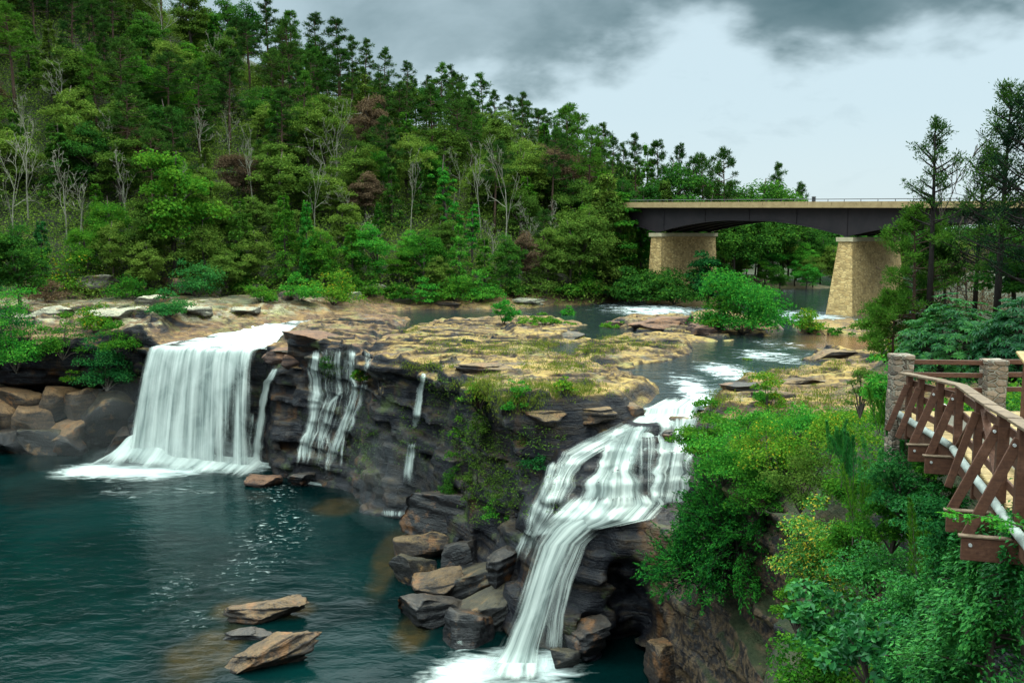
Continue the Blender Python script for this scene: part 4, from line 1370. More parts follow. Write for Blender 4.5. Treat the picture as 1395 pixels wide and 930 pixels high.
# support legs under the deck
for p in (E0 + dirA * 2.1 - nA * .9, E1 + dirB * 1.2 - nB * 1.1, E1 + dirB * 3.2 - nB * 1.1):
    gz = ground_z(p.x, p.y, DZ - .5) or 14
    mb = MB(); mb.bar(V3(p, gz - .3), V3(p, DZ - .45), .18, .18, up=(0, 1, 0)); dpart(mb, 'support_leg', M['wood'])
for k in range(4):
    mb = MB()
    a = E0 + dirA * .5 + Vector((.7 + k * 2.4, 0, 0))
    mb.bar(V3(a, DZ - .165), Vector((a.x - .9, 10.6, DZ - .165)), .07, .24)
    dpart(mb, 'joist', M['wood'])


# stone pillars and the two-rail fence between them
def pillar(px, ytop, base_z, wpx, D, label):
    p = at_y(px, ytop, D); top = p.z; wd = wpx * D / F * .95
    r = empty('stone_pillar', (p.x, D + wd / 2, base_z)); tag(r, label, 'stone pillar', 'fieldstone pillars of the overlook')
    bm = bmesh.new(); bmesh.ops.create_cube(bm, size=1)
    bmesh.ops.subdivide_edges(bm, edges=bm.edges, cuts=9, use_grid_fill=True)
    hh = top - base_z - .1
    for v in bm.verts:
        v.co = Vector((v.co.x * wd, v.co.y * wd, (v.co.z + .5) * hh))
        v.co += Vector((random.uniform(-1, 1), random.uniform(-1, 1), 0)) * .012
    me = bpy.data.meshes.new('shaft'); bm.to_mesh(me); bm.free()
    obj('shaft', me, M['fieldstone'], r)
    mb = MB(); mb.box((0, 0, hh + .052), (wd * 1.1, wd * 1.1, .1)); mb.build('capstone', M['fieldstone'], r, bevel=.015)
    return r, p.x, wd


gzA = ground_z(8.35, 19.9) or 15.5
PA, xA, wA = pillar(1233, 484, 15.4, 27, 19.75, 'taller rough fieldstone pillar at the gorge-side corner of the overlook')
PB, xB, wB = pillar(1361, 491.5, DZ, 28, 19.75, 'fieldstone pillar between two spans of wooden rail, farther from the gorge')
zr = [at_y(1290, 493.5, 19.9).z, at_y(1290, 511, 19.9).z, at_y(1290, 531, 19.9).z]
for x0, x1, lab in ((xA + wA / 2 + .01, xB - wB / 2 - .01, 'wooden rail fence between the two fieldstone pillars'), (xB + wB / 2 + .01, 16.5, 'wooden rail fence running off beyond the inner fieldstone pillar')):
    fr = empty('rail_fence', (x0, 20, DZ)); tag(fr, lab, 'fence', 'rail fences along the overlook')
    for z in zr:
        mb = MB(); mb.bar((0, 0, z - DZ), (x1 - x0, 0, z - DZ - .02), .06, .10)
        mb.build('rail', M['wood'], fr, bevel=.006)
# slanted display panel at the frame edge
sp_ = at_y(1404, 492, 17.6)
r = empty('display_panel', (sp_.x + .3, 17.6, DZ)); tag(r, 'tan slanted display panel on a dark post, cut off by the photo edge', 'display panel')
mb = MB(); mb.box((0, 0, sp_.z - DZ), (.9, .6, .05), Euler((.5, 0, 0)).to_matrix()); mb.build('panel', M['planks'], r, bevel=.01)
mb = MB(); mb.bar((-.3, .12, 0), (-.3, .12, sp_.z - DZ - .03), .1, .1, up=(0, 1, 0)); mb.build('leg', M['wood'], r, bevel=.006)
mb = MB(); mb.bar((.3, .12, 0), (.3, .12, sp_.z - DZ - .03), .1, .1, up=(0, 1, 0)); mb.build('leg', M['wood'], r, bevel=.006)
# ------------------------------------------------------------------ foliage materials
def mat_leaf(name, dark, mid, lite, accent=None, acc=0.0, trans=.3, gloss=.0):
    m, nt = new_mat(name); n = N(nt)
    isl_ = n.n('ShaderNodeNewGeometry').outputs['Random Per Island']
    rnd = n.n('ShaderNodeObjectInfo').outputs['Random']
    P = n.objco()
    cl = n.noise(P, .55, 3, .6)                       # one branch is a bit younger than the next
    t = n.math('ADD', n.math('ADD', n.math('MULTIPLY', isl_, .45), n.math('MULTIPLY', cl, .75)), n.math('MULTIPLY', rnd, .30))
    stops = [(.38, dark), (.72, mid), (1.0, lite)]
    col = n.ramp(t, *stops)
    if accent:
        h = n.math('FRACT', n.math('MULTIPLY', isl_, 17.31))
        col = n.mix(n.math('LESS_THAN', h, acc), col, accent)
    d = n.n('ShaderNodeBsdfDiffuse'); n.link(col, d.inputs[0])
    t2 = n.n('ShaderNodeBsdfTranslucent'); n.link(n.mix(.35, col, (1.0, 1.0, .35), 'MULTIPLY'), t2.inputs[0])
    mx = n.n('ShaderNodeMixShader'); mx.inputs[0].default_value = trans
    n.link(d.outputs[0], mx.inputs[1]); n.link(t2.outputs[0], mx.inputs[2])
    s = mx.outputs[0]
    if gloss:
        gl = n.n('ShaderNodeBsdfGlossy'); gl.inputs['Roughness'].default_value = .45; gl.inputs[0].default_value = (.8, .9, .95, 1)
        m2 = n.n('ShaderNodeMixShader'); m2.inputs[0].default_value = gloss
        n.link(s, m2.inputs[1]); n.link(gl.outputs[0], m2.inputs[2]); s = m2.outputs[0]
    n.out(s)
    return m


M['lf_deep'] = mat_leaf('deep_green_leaves', (0.0136, 0.0504, 0.0112), (0.0272, 0.1008, 0.0160), (0.0680, 0.1680, 0.0200))
M['lf_mid'] = mat_leaf('mid_green_leaves', (0.0136, 0.0680, 0.0105), (0.0354, 0.1409, 0.0135), (0.0952, 0.2138, 0.0188))
M['lf_forest'] = mat_leaf('forest_green_leaves', (0.0260, 0.0605, 0.0119), (0.0732, 0.1382, 0.0204), (0.1593, 0.2322, 0.0391))
M['lf_bright'] = mat_leaf('bright_green_leaves', (0.0108, 0.0882, 0.0150), (0.0302, 0.1852, 0.0210), (0.0972, 0.2911, 0.0300))
M['lf_olive'] = mat_leaf('olive_green_leaves', (0.0273, 0.0630, 0.0119), (0.0630, 0.1313, 0.0204), (0.1260, 0.1995, 0.0340))
M['lf_yellow'] = mat_leaf('yellow_green_leaves', (0.0216, 0.0902, 0.0100), (0.0612, 0.1804, 0.0140), (0.1440, 0.2624, 0.0250), (.30, .26, .02), .08)
M['lf_teal'] = mat_leaf('blue_green_leaves', (0.0076, 0.0575, 0.0180), (0.0190, 0.1092, 0.0270), (0.0456, 0.1725, 0.0375))
M['needle'] = mat_leaf('pine_needles', (0.0126, 0.0375, 0.0102), (0.0252, 0.0725, 0.0136), (0.0540, 0.1125, 0.0187), trans=.15)
M['needle_lite'] = mat_leaf('light_pine_needles', (0.0160, 0.0600, 0.0112), (0.0384, 0.1140, 0.0144), (0.0800, 0.1800, 0.0208), trans=.2)
M['needle_dark'] = mat_leaf('near_black_needles', (.005, .014, .009), (.010, .028, .013), (.02, .045, .018), trans=.15)
M['lf_brown'] = mat_leaf('dead_brown_leaves', (.045, .032, .022), (.105, .070, .044), (.17, .115, .07))
M['lf_fern'] = mat_leaf('fern_green', (0.0077, 0.0780, 0.0173), (0.0204, 0.1561, 0.0268), (0.0574, 0.2479, 0.0394), gloss=.015)
M['lf_big'] = mat_leaf('broad_green_leaves', (0.0072, 0.0597, 0.0180), (0.0168, 0.1193, 0.0270), (0.0480, 0.2203, 0.0375), gloss=.02)
M['lf_rhodo'] = mat_leaf('leathery_dark_leaves', (0.0056, 0.0473, 0.0153), (0.0140, 0.0893, 0.0204), (0.0420, 0.1575, 0.0255), gloss=.02)
M['lf_cedar'] = mat_leaf('cedar_sprays', (0.0051, 0.0439, 0.0128), (0.0128, 0.0978, 0.0176), (0.0382, 0.1955, 0.0224), trans=.2)
M['lf_tip'] = mat_leaf('yellow_tipped_leaves', (0.01, 0.08, 0.018), (0.03, 0.16, 0.02), (0.12, 0.27, 0.025), (.42, .34, .03), .16, gloss=.015)
M['bark'] = mat_plain('grey_brown_bark', (.035, .028, .024), (.085, .068, .056), (1, 1, .25), .9, .8, .1, 5)
M['bark_pine'] = mat_plain('red_brown_bark', (.035, .022, .017), (.095, .058, .042), (1, 1, .3), .9, .8, .1, 5)
M['bark_pale'] = mat_plain('bleached_bark', (.11, .105, .08), (.23, .22, .17), (1, 1, .25), .9, .4, .1, 4)
M['bark_black'] = mat_plain('dark_bark', (.012, .010, .010), (.03, .024, .022), (1, 1, .3), .9, .6, .1, 5)
M['grass'] = mat_leaf('moss_and_grass', (.05, .075, .012), (.10, .14, .02), (.17, .20, .03))
M['driftwood'] = mat_plain('driftwood', (.16, .12, .09), (.30, .24, .18), (1, 1, 1), .9, .5, .1, 4)


# ------------------------------------------------------------------ leaf clouds
def leaf_mesh(name, pos, nrm, size, rg, aspect=.5, fold=.25, axis=None):
    """one folded leaf (two triangles over the midrib) per position"""
    n = len(pos)
    a = axis if axis is not None else rg.normal(size=(n, 3))
    a = a - (a * nrm).sum(1, keepdims=True) * nrm
    a /= np.linalg.norm(a, axis=1, keepdims=True) + 1e-9
    b = np.cross(nrm, a)
    L = (size * rg.uniform(.65, 1.25, n))[:, None] if np.isscalar(size) else size[:, None]
    w = L * aspect * .5
    base = pos - a * L * .5; tip = pos + a * L * .5 - nrm * L * .12
    up = nrm * w * fold * 2
    mid = pos - a * L * .05
    l = mid - b * w + up; r = mid + b * w + up
    V = np.stack([base, l, tip, r], 1).reshape(-1, 3)
    i = np.arange(n) * 4
    Q = np.concatenate([np.stack([i, i + 2, i + 1], 1), np.stack([i, i + 3, i + 2], 1)])
    return mesh_np(name, V, Q, False)


def unit(v): return v / (np.linalg.norm(v, axis=-1, keepdims=True) + 1e-9)


def clumps_to_leaves(cl, rad, n_tot, rg, flat=.6, upb=.5):
    """leaves in the outer part of every clump; normals out and up"""
    k = len(cl)
    w = rad ** 2; w = w / w.sum()
    which = rg.choice(k, n_tot, p=w)
    d = unit(rg.normal(size=(n_tot, 3)))
    d[:, 2] = np.where(d[:, 2] < -.2, -d[:, 2] * .6, d[:, 2])
    rr = rad[which] * rg.uniform(.35, 1.08, n_tot) ** .7
    p = cl[which] + d * rr[:, None] * np.array([1, 1, flat])
    nr = unit(d * .7 + np.array([0, 0, upb]) + rg.normal(size=(n_tot, 3)) * .45)
    return p, nr


def broadleaf_meshes(seed, h=10.0, r=3.4, n_leaf=3800, leaf=.30, bare=.28, nclump=34, flat=.6, top=1.0):
    """crown and trunk meshes of a deciduous tree of height h, base at the origin"""
    rg = np.random.default_rng(seed)
    cz = h * (bare + .93) / 2; rz = h * (.93 - bare) / 2
    cl = []; rad = []
    while len(cl) < nclump:
        d = unit(rg.normal(size=3)); q = rg.uniform(.35, .95)
        t = d[2] * q
        wid = (1 - .35 * max(0, t)) * (1.0 + .15 * rg.normal())
        p = np.array([d[0] * q * r * wid, d[1] * q * r * wid, cz + t * rz])
        cl.append(p); rad.append(r * rg.uniform(.22, .42))
    cl = np.array(cl); rad = np.array(rad)
    cl[:, 0] += rg.normal() * .3 * r * (cl[:, 2] / h); cl[:, 1] += rg.normal() * .2 * r * (cl[:, 2] / h)
    p, nr = clumps_to_leaves(cl, rad, n_leaf, rg, flat)
    crown = leaf_mesh('crown', p, nr, leaf, rg, .62)
    mb = MB()
    tr = h * .016 + .03
    tp = [Vector((0, 0, -.6)), Vector((rg.normal() * .15, rg.normal() * .15, h * .3)), Vector((rg.normal() * .3, rg.normal() * .3, h * .6)), Vector((cl[:, 0].mean(), cl[:, 1].mean(), h * .9))]
    mb.tube(tp, [tr * 1.25, tr * .9, tr * .6, tr * .2], 6)
    for k in rg.choice(nclump, min(nclump, 12), replace=False):
        e = Vector(cl[k]); z0 = min(h * .7, max(h * .2, e.z - (abs(e.x) + abs(e.y)) * .7))
        t = z0 / (h * .9); s = tp[1].lerp(tp[3], max(0, min(1, (z0 - h * .3) / (h * .6))))
        mb.tube([s, s.lerp(e, .5) + Vector((0, 0, .25)), e], [tr * .45, tr * .3, .03], 4)
    return crown, mb.mesh('trunk', True)


def pine_meshes(seed, h=14.0, r=2.6, bare=.45, nb=34, tuft=70, size=.34, droop=.1, conic=.5, aspect=.22, tr=None, sparse=1.0):
    """pine: bare lower stem, uneven level branches that carry tufts of needles"""
    rg = np.random.default_rng(seed)
    tr = tr or h * .011 + .03
    mb = MB()
    bend = rg.normal(size=2) * .02 * h
    def stem(z): t = z / h; return np.array([bend[0] * t * t, bend[1] * t * t, z])
    mb.tube([Vector(stem(z)) + Vector((0, 0, -.6 if z == 0 else 0)) for z in np.linspace(0, h * .98, 7)], list(np.linspace(tr * 1.2, .03, 7)), 6)
    P = []; NR = []; AX = []
    for k in range(nb):
        t = bare + (1 - bare) * ((k + rg.uniform(0, .9)) / nb)
        z = t * h; s = stem(z)
        u = (t - bare) / (1 - bare)
        L = r * (1 - conic * u) * rg.uniform(.55, 1.15) * (.35 + .65 * min(1, (1.02 - u) * 3.2))
        a = rg.uniform(0, 2 * PI); up = rg.uniform(-.15, .35) - droop + .5 * u
        e = s + np.array([math.cos(a) * L, math.sin(a) * L, L * up])
        m_ = s + (e - s) * .55 + np.array([0, 0, -L * .05])
        mb.tube([Vector(s), Vector(m_), Vector(e)], [tr * .28 + .01, tr * .18 + .01, .015], 4, cap=False)
        nt = int(rg.integers(2, 5) * sparse + .5)
        for j in range(max(1, nt)):
            q = rg.uniform(.45, 1.05)
            c = s + (e - s) * q + rg.normal(size=3) * np.array([.3, .3, .12]) * L * .35
            n_ = int(tuft * rg.uniform(.5, 1.2))
            d = unit(rg.normal(size=(n_, 3)) + np.array([0, 0, .25]))
            rad = rg.uniform(.22, .36) * (r / 2.6) ** .5 * 1.5
            pp = c + d * rad * rg.uniform(.2, 1.1, (n_, 1)) * np.array([1.05, 1.05, .8])
            P.append(pp); AX.append(unit(d + np.array([0, 0, .35]))); NR.append(unit(rg.normal(size=(n_, 3)) + np.array([0, 0, .8])))
    P = np.concatenate(P); NR = np.concatenate(NR); AX = np.concatenate(AX)
    NR = unit(NR - (NR * AX).sum(1, keepdims=True) * AX)
    crown = leaf_mesh('crown', P, NR, size, rg, aspect, .1, AX)
    return crown, mb.mesh('trunk', True)


def layered_meshes(seed, h=10.0, r=3.0, n_leaf=4200, leaf=.26, layers=13, bare=.15, conic=.75):
    """hemlock-like: flat, slightly drooping sprays in tiers"""
    rg = np.random.default_rng(seed)
    mb = MB(); tr = h * .012 + .03
    mb.tube([Vector((0, 0, -.6)), Vector((.1, 0, h * .5)), Vector((0, .05, h * .98))], [tr * 1.2, tr * .8, .02], 6)
    P = []; NR = []; AX = []
    per = n_leaf // (layers * 5)
    for k in range(layers):
        u = (k + rg.uniform(0, .8)) / layers
        z = h * (bare + (1 - bare) * u)
        for b in range(5):
            a = rg.uniform(0, 2 * PI); L = r * (1 - conic * u) * rg.uniform(.55, 1.15)
            t = rg.uniform(.15, 1, per) ** .7; sp = rg.normal(size=per) * .22 * L * (1.15 - t)
            ca, sa = math.cos(a), math.sin(a)
            x = ca * t * L - sa * sp; y = sa * t * L + ca * sp
            zz = z + L * (.18 * t - .30 * t * t) + rg.normal(size=per) * .16
            P.append(np.stack([x, y, zz], 1))
            NR.append(unit(np.stack([ca * t * .3, sa * t * .3, np.ones(per)], 1) + rg.normal(size=(per, 3)) * .3))
            AX.append(np.stack([np.full(per, ca), np.full(per, sa), -.25 * np.ones(per)], 1) + rg.normal(size=(per, 3)) * .5)
            mb.tube([Vector((0, 0, z)), Vector((ca * L * .6, sa * L * .6, z + L * .03)), Vector((ca * L, sa * L, z - L * .1))], [tr * .25 + .008, tr * .15, .01], 3, cap=False)
    crown = leaf_mesh('crown', np.concatenate(P), np.concatenate(NR), leaf, rg, .5, .15, np.concatenate(AX))
    return crown, mb.mesh('trunk', True)


def dead_meshes(seed, h=10.0, spread=1.0, rmin=.017, tr=None):
    """leafless tree: forking branches"""
    rg = np.random.default_rng(seed)
    mb = MB(); tr = tr or h * .0075 + .016
    def grow(p, d, L, rad, lev):
        pts = [p]; rr = [rad]; n = 4
        for i in range(n):
            d = unit(d + rg.normal(size=3) * (.045 if lev == 0 else .13) + np.array([0, 0, .06]))
            p = p + d * L / n; pts.append(p); rr.append(max(rmin, rad * (1 - .5 * (i + 1) / n)))
        mb.tube([Vector(q) for q in pts], rr, 5 if lev < 1 else 3, cap=False)
        if lev >= 4: return
        for k in range((5, 3, 3, 2)[lev]):
            i = rg.integers(2, n + 1)
            dd = unit(d + rg.normal(size=3) * (.55 * spread) + np.array([0, 0, .15]))
            grow(pts[i], dd, L * rg.uniform(.36, .6), max(rmin, rr[i] * .68), lev + 1)
    grow(np.array([0, 0, -.5]), np.array([0, 0, 1.0]), h * .62, tr, 0)
    return mb.mesh('trunk', True)


def bush_mesh(seed, w=2.0, h=1.4, n_leaf=1500, leaf=.16, nclump=18, aspect=.6, flat=.7, upb=.5):
    rg = np.random.default_rng(seed)
    d = unit(rg.normal(size=(nclump, 3))); d[:, 2] = np.abs(d[:, 2])
    q = rg.uniform(.3, .85, (nclump, 1))
    cl = d * q * np.array([w / 2, w / 2, h]); cl[:, 2] = np.maximum(cl[:, 2] * .95, h * .1)
    rad = rg.uniform(.2, .42, nclump) * min(w / 2, h)
    p, nr = clumps_to_leaves(cl, rad, n_leaf, rg, flat, upb)
    ext = np.percentile(np.abs(p[:, :2]), 97); top = np.percentile(p[:, 2], 98)
    fx = np.array([w / 2 / ext, w / 2 / ext, h / max(top, .01)]); p = p * fx; cl = cl * fx
    p[:, 2] = np.maximum(p[:, 2], -.05 * h)
    crown = leaf_mesh('foliage', p, nr, leaf, rg, aspect)
    mb = MB()
    for k in range(min(8, nclump)):
        e = Vector(cl[k]); mb.tube([Vector((0, 0, -.2)), e * .5 + Vector((0, 0, .1)), e], [.02 + w * .008, .015 + w * .004, .01], 4, cap=False)
    return crown, mb.mesh('stems', True)


# ------------------------------------------------------------------ prototypes (mesh data shared by all copies)
LIB = {}
LIB['broad'] = [broadleaf_meshes(100 + i, 10, (3.5, 3.0, 4.0, 3.3, 3.7, 3.2)[i], 8500, .27, (.10, .16, .06, .2, .12, .05)[i], (44, 34, 56, 40, 50, 46)[i], .85) for i in range(6)]
LIB['slim'] = [broadleaf_meshes(120 + i, 10, 1.7, 3400, .26, .12, 26) for i in range(2)]
LIB['pine'] = [pine_meshes(140 + i, 14, (2.9, 2.5, 3.2, 2.7)[i], (.42, .34, .5, .3)[i], 44, 44, .40) for i in range(4)]
LIB['hem'] = [layered_meshes(160 + i, 10, (3.0, 2.5, 3.3)[i], 7500, .28, (16, 18, 14)[i], .06) for i in range(3)]
LIB['dead'] = [dead_meshes(180 + i, 10, (1.0, .8, 1.25)[i]) for i in range(3)]
LIB['shrub'] = [bush_mesh(200 + i, 2.6, 1.7, 1700, .22, 18) for i in range(3)]


def plant(kind, var, name, loc, sc, rz, mats, label, cat, group=None, part='crown', stem='trunk'):
    """a plant from shared meshes; its own materials are set on the objects"""
    r = bpy.data.objects.new(name, None); COL.objects.link(r); r.empty_display_size = .3
    r.location = loc; r.rotation_euler = (0, 0, rz)
    r.scale = sc if isinstance(sc, (tuple, list)) else (sc, sc, sc)
    tag(r, label, cat, group)
    data = LIB[kind][var % len(LIB[kind])]
    parts = ((stem, data),) if not isinstance(data, tuple) else ((part, data[0]), (stem, data[1]))
    for (nm, me), mt in zip(parts, mats):
        if len(me.materials) == 0: me.materials.append(mt)
        o = bpy.data.objects.new(nm, me); COL.objects.link(o); o.parent = r
        o.material_slots[0].link = 'OBJECT'; o.material_slots[0].material = mt
    return r
# ------------------------------------------------------------------ the wooded hill
FOREST = []        # (kind, px of the middle, row word, object) for the labels
KW = {'pine': 'dark pine', 'broad': 'green leafy tree', 'bright': 'bright leafy tree', 'olive': 'olive leafy tree', 'hem': 'tiered hemlock', 'dead': 'bare grey tree', 'brown': 'withered brown tree', 'slim': 'slim leafy tree'}
CATW = {'dead': 'dead tree'}
NAMEW = {'pine': 'pine_tree', 'broad': 'broadleaf_tree', 'bright': 'broadleaf_tree', 'olive': 'broadleaf_tree', 'hem': 'hemlock_tree', 'dead': 'dead_tree', 'brown': 'withered_tree', 'slim': 'broadleaf_tree'}


def forest_tree(kind, x, y, h, row, wid=1.0, mat=None, zoff=0.0, var=None):
    z = ground_z(x, y)
    if z is None: return
    rz = random.uniform(0, 6.28); var = random.randrange(60) if var is None else var
    lib = {'bright': 'broad', 'olive': 'broad', 'brown': 'broad'}.get(kind, kind)
    base_h = 14 if lib == 'pine' else 10
    s = h / base_h; w = s * wid * random.uniform(.88, 1.12)
    mats = {'pine': [M[mat or 'needle'], M['bark_pine']], 'broad': [M[mat or random.choice(['lf_deep', 'lf_forest', 'lf_mid', 'lf_forest', 'lf_olive', 'lf_forest'])], M['bark']], 'bright': [M[mat or 'lf_bright'], M['bark']],
            'olive': [M[mat or 'lf_olive'], M['bark']], 'hem': [M[mat or random.choice(['needle_lite', 'lf_forest', 'lf_mid'])], M['bark']], 'dead': [M[mat or 'bark_pale']],
            'brown': [M[mat or 'lf_brown'], M['bark']], 'slim': [M[mat or 'lf_bright'], M['bark']]}[kind]
    o = plant(lib, var, NAMEW[kind], (x, y, z + zoff), (w, w, s), rz, mats, 'tree', CATW.get(kind, 'tree'))
    q = to_px((x, y, z + h * .6))
    FOREST.append((kind, q[0], row, o))
    return o


placed = []


def free(x, y, dmin):
    for a, b in placed:
        if (a - x) ** 2 + (b - y) ** 2 < dmin * dmin: return False
    return True


def crest_pt(px, back=0.0):
    """point of the hill crest seen in column px"""
    best = None
    for y in np.arange(118, 215, 1.0):
        x = (px - W / 2) / F * (y * math.cos(PITCH))
        z = ground_z(x, y)
        if z is None: continue
        q = to_px((x, y, z))
        if best is None or q[1] < best[0] - .15: best = (q[1], x, y, z)
    return best


# skyline: the top of every tree set to the height it reaches in the photograph
SKY = [(318, -14, 'broad'), (345, -4, 'broad'), (372, 0, 'pine'), (400, 38, 'broad'), (432, 42, 'broad'), (466, 26, 'pine'), (500, 54, 'pine'), (526, 66, 'pine'), (556, 84, 'pine'), (586, 100, 'broad'), (619, 90, 'pine'), (648, 132, 'broad'),
       (676, 124, 'pine'), (712, 128, 'pine'), (736, 150, 'pine'), (757, 165, 'hem'), (786, 154, 'pine'), (812, 192, 'broad')]
for px, py, k in SKY:
    b = crest_pt(px)
    _, x, y, z = b
    y -= 2.0 + random.uniform(0, 4); x = (px - W / 2) / F * (y * math.cos(PITCH))
    z = ground_z(x, y)
    ztop = at_y(px, py, y).z
    h = min(19, max(7.5, ztop - z))
    forest_tree(k, x, y, h, 'skyline', 1.0 if k == 'pine' else .8, 'needle' if k == 'pine' else 'lf_deep', zoff=ztop - z - h if abs(ztop - z - h) < 4 else 0)
    placed.append((x, y))
BEY = [(833, 186, 'pine', 160), (850, 196, 'pine', 168), (866, 184, 'pine', 162), (880, 200, 'hem', 172), (896, 194, 'pine', 165), (912, 205, 'broad', 160), (926, 198, 'pine', 168), (940, 216, 'pine', 160), (958, 212, 'pine', 166), (972, 228, 'broad', 172), (987, 206, 'pine', 162),
       (1010, 240, 'broad', 176), (1036, 228, 'broad', 172), (1054, 224, 'pine', 180), (1068, 242, 'broad', 178), (1086, 250, 'pine', 185), (1100, 264, 'broad', 190), (1140, 270, 'broad', 230), (1176, 268, 'broad', 230), (1218, 272, 'broad', 240),
       (848, 236, 'broad', 152), (878, 240, 'broad', 154), (905, 246, 'hem', 152), (935, 250, 'broad', 154), (962, 252, 'broad', 154), (1000, 258, 'broad', 160), (820, 236, 'hem', 150)]
for px, py, k, y in BEY:
    x = (px - W / 2) / F * y * math.cos(PITCH)
    z = ground_z(x, y)
    ztop = at_y(px, py, y).z
    h = min(21.5, max(7, ztop - z))
    forest_tree(k, x, y, h, 'beyond', .8 if k == 'pine' else 1.0, None if k != 'broad' else 'lf_deep', zoff=0)
    placed.append((x, y))
# woods on the far bank seen under the bridge
for px, py, y, k in [(985, 330, 172, 'broad'), (1005, 322, 178, 'bright'), (1030, 312, 182, 'broad'), (1056, 330, 172, 'bright'), (1075, 318, 178, 'broad'), (1096, 326, 174, 'bright'), (1120, 316, 180, 'broad'), (1018, 352, 168, 'bright'), (1044, 362, 166, 'broad'), (1085, 352, 168, 'bright'),
                     (1110, 346, 168, 'broad'), (972, 356, 166, 'broad'), (1136, 330, 176, 'broad'), (1160, 330, 174, 'broad'), (1064, 378, 163, 'broad'), (1100, 380, 163, 'bright'), (1010, 380, 163, 'broad'), (985, 306, 190, 'broad'), (1050, 300, 195, 'broad'), (1110, 300, 195, 'broad'),
                     (1190, 320, 176, 'broad'), (1230, 318, 176, 'broad'), (1270, 316, 180, 'broad'), (1310, 316, 185, 'broad'), (1350, 310, 190, 'broad')]:
    x = (px - W / 2) / F * y * math.cos(PITCH)
    z = max(11.0, ground_z(x, y))
    h = max(5, at_y(px, py, y).z - z)
    forest_tree(k, x, y, h, 'under', 1.15 if h < 9 else .9)
# picked trees of the slope: (px, py of the foot, height in px, kind, material, width)
PICK = [(38, 300, 150, 'dead', None, .9), (92, 330, 130, 'dead', None, 1.0), (20, 345, 150, 'dead', None, .8), (300, 150, 110, 'dead', 'bark_pale', 1.0), (305, 152, 105, 'olive', None, .95), (108, 350, 110, 'dead', None, 1.1), (172, 320, 120, 'dead', None, .8), (345, 300, 120, 'dead', None, .7),
        (688, 350, 160, 'dead', None, .8), (560, 330, 120, 'dead', None, .8), (655, 330, 130, 'dead', None, .8), (460, 260, 130, 'dead', None, .7), (240, 330, 110, 'dead', None, .8), (430, 330, 110, 'dead', None, .7),
        (502, 230, 110, 'brown', None, .8), (766, 290, 105, 'brown', None, .9), (718, 395, 88, 'brown', None, .9), (845, 350, 60, 'brown', None, .6), (745, 260, 70, 'brown', None, .8),
        (605, 330, 130, 'slim', 'lf_bright', .9), (618, 345, 90, 'slim', 'lf_bright', .9), (643, 372, 100, 'slim', 'lf_bright', 1.0),
        (517, 392, 92, 'bright', None, 1.0), (480, 396, 90, 'hem', 'lf_mid', 1.0), (575, 400, 90, 'bright', 'lf_mid', .9), (625, 400, 90, 'hem', 'lf_bright', .9), (660, 404, 80, 'hem', 'lf_mid', 1.0),
        (885, 380, 100, 'slim', 'lf_bright', .9), (858, 388, 110, 'slim', 'lf_mid', 1.0), (838, 385, 105, 'hem', 'lf_mid', .9), (812, 392, 95, 'olive', None, .9), (775, 395, 105, 'olive', None, .9), (748, 400, 100, 'olive', None, .8), (800, 372, 100, 'broad', None, .8), (868, 372, 80, 'hem', 'lf_teal', 1.0),
        (836, 404, 152, 'slim', 'lf_mid', 1.3), (848, 404, 122, 'hem', 'lf_forest', .9), (826, 402, 165, 'hem', 'lf_forest', .9),
        (806, 398, 158, 'broad', 'lf_forest', .8), (815, 400, 140, 'hem', 'lf_forest', 1.2), (826, 401, 136, 'broad', 'lf_forest', .7), (842, 402, 118, 'slim', 'lf_mid', 1.1), (872, 400, 124, 'slim', 'lf_bright', .7), (790, 396, 120, 'broad', 'lf_olive', .8), (856, 400, 96, 'hem', 'lf_mid', 1.0),
        (28, 425, 130, 'low', 'lf_deep', 1.0), (-20, 425, 160, 'low', 'lf_deep', 1.0), (60, 392, 90, 'hem', 'lf_teal', 1.0), (240, 380, 190, 'broad', 'lf_mid', 1.0), (205, 380, 120, 'broad', 'lf_forest', 1.0), (280, 395, 110, 'broad', 'lf_forest', .9),
        (330, 385, 110, 'hem', 'needle_lite', 1.0), (390, 390, 120, 'hem', 'lf_mid', 1.0), (420, 396, 120, 'hem', 'lf_bright', .9), (440, 398, 90, 'bright', 'lf_mid', 1.0), (350, 395, 90, 'broad', 'lf_forest', 1.0), (155, 392, 100, 'broad', 'lf_forest', .9), (120, 384, 90, 'broad', 'lf_mid', .8),
        (545, 396, 60, 'broad', 'lf_mid', 1.2), (595, 404, 60, 'broad', 'lf_forest', 1.2), (690, 402, 90, 'olive', 'lf_deep', .8)]
for px, py, hp, k, mt, wd in PICK:
    p = hit(px, py)
    if p.y > 230 or p.y < 85: continue
    h = hp * p.y / F
    forest_tree('broad' if k == 'low' else k, p.x, p.y, h, 'pick', wd, mt, var=5 if k == 'low' else None)
    placed.append((p.x, p.y))
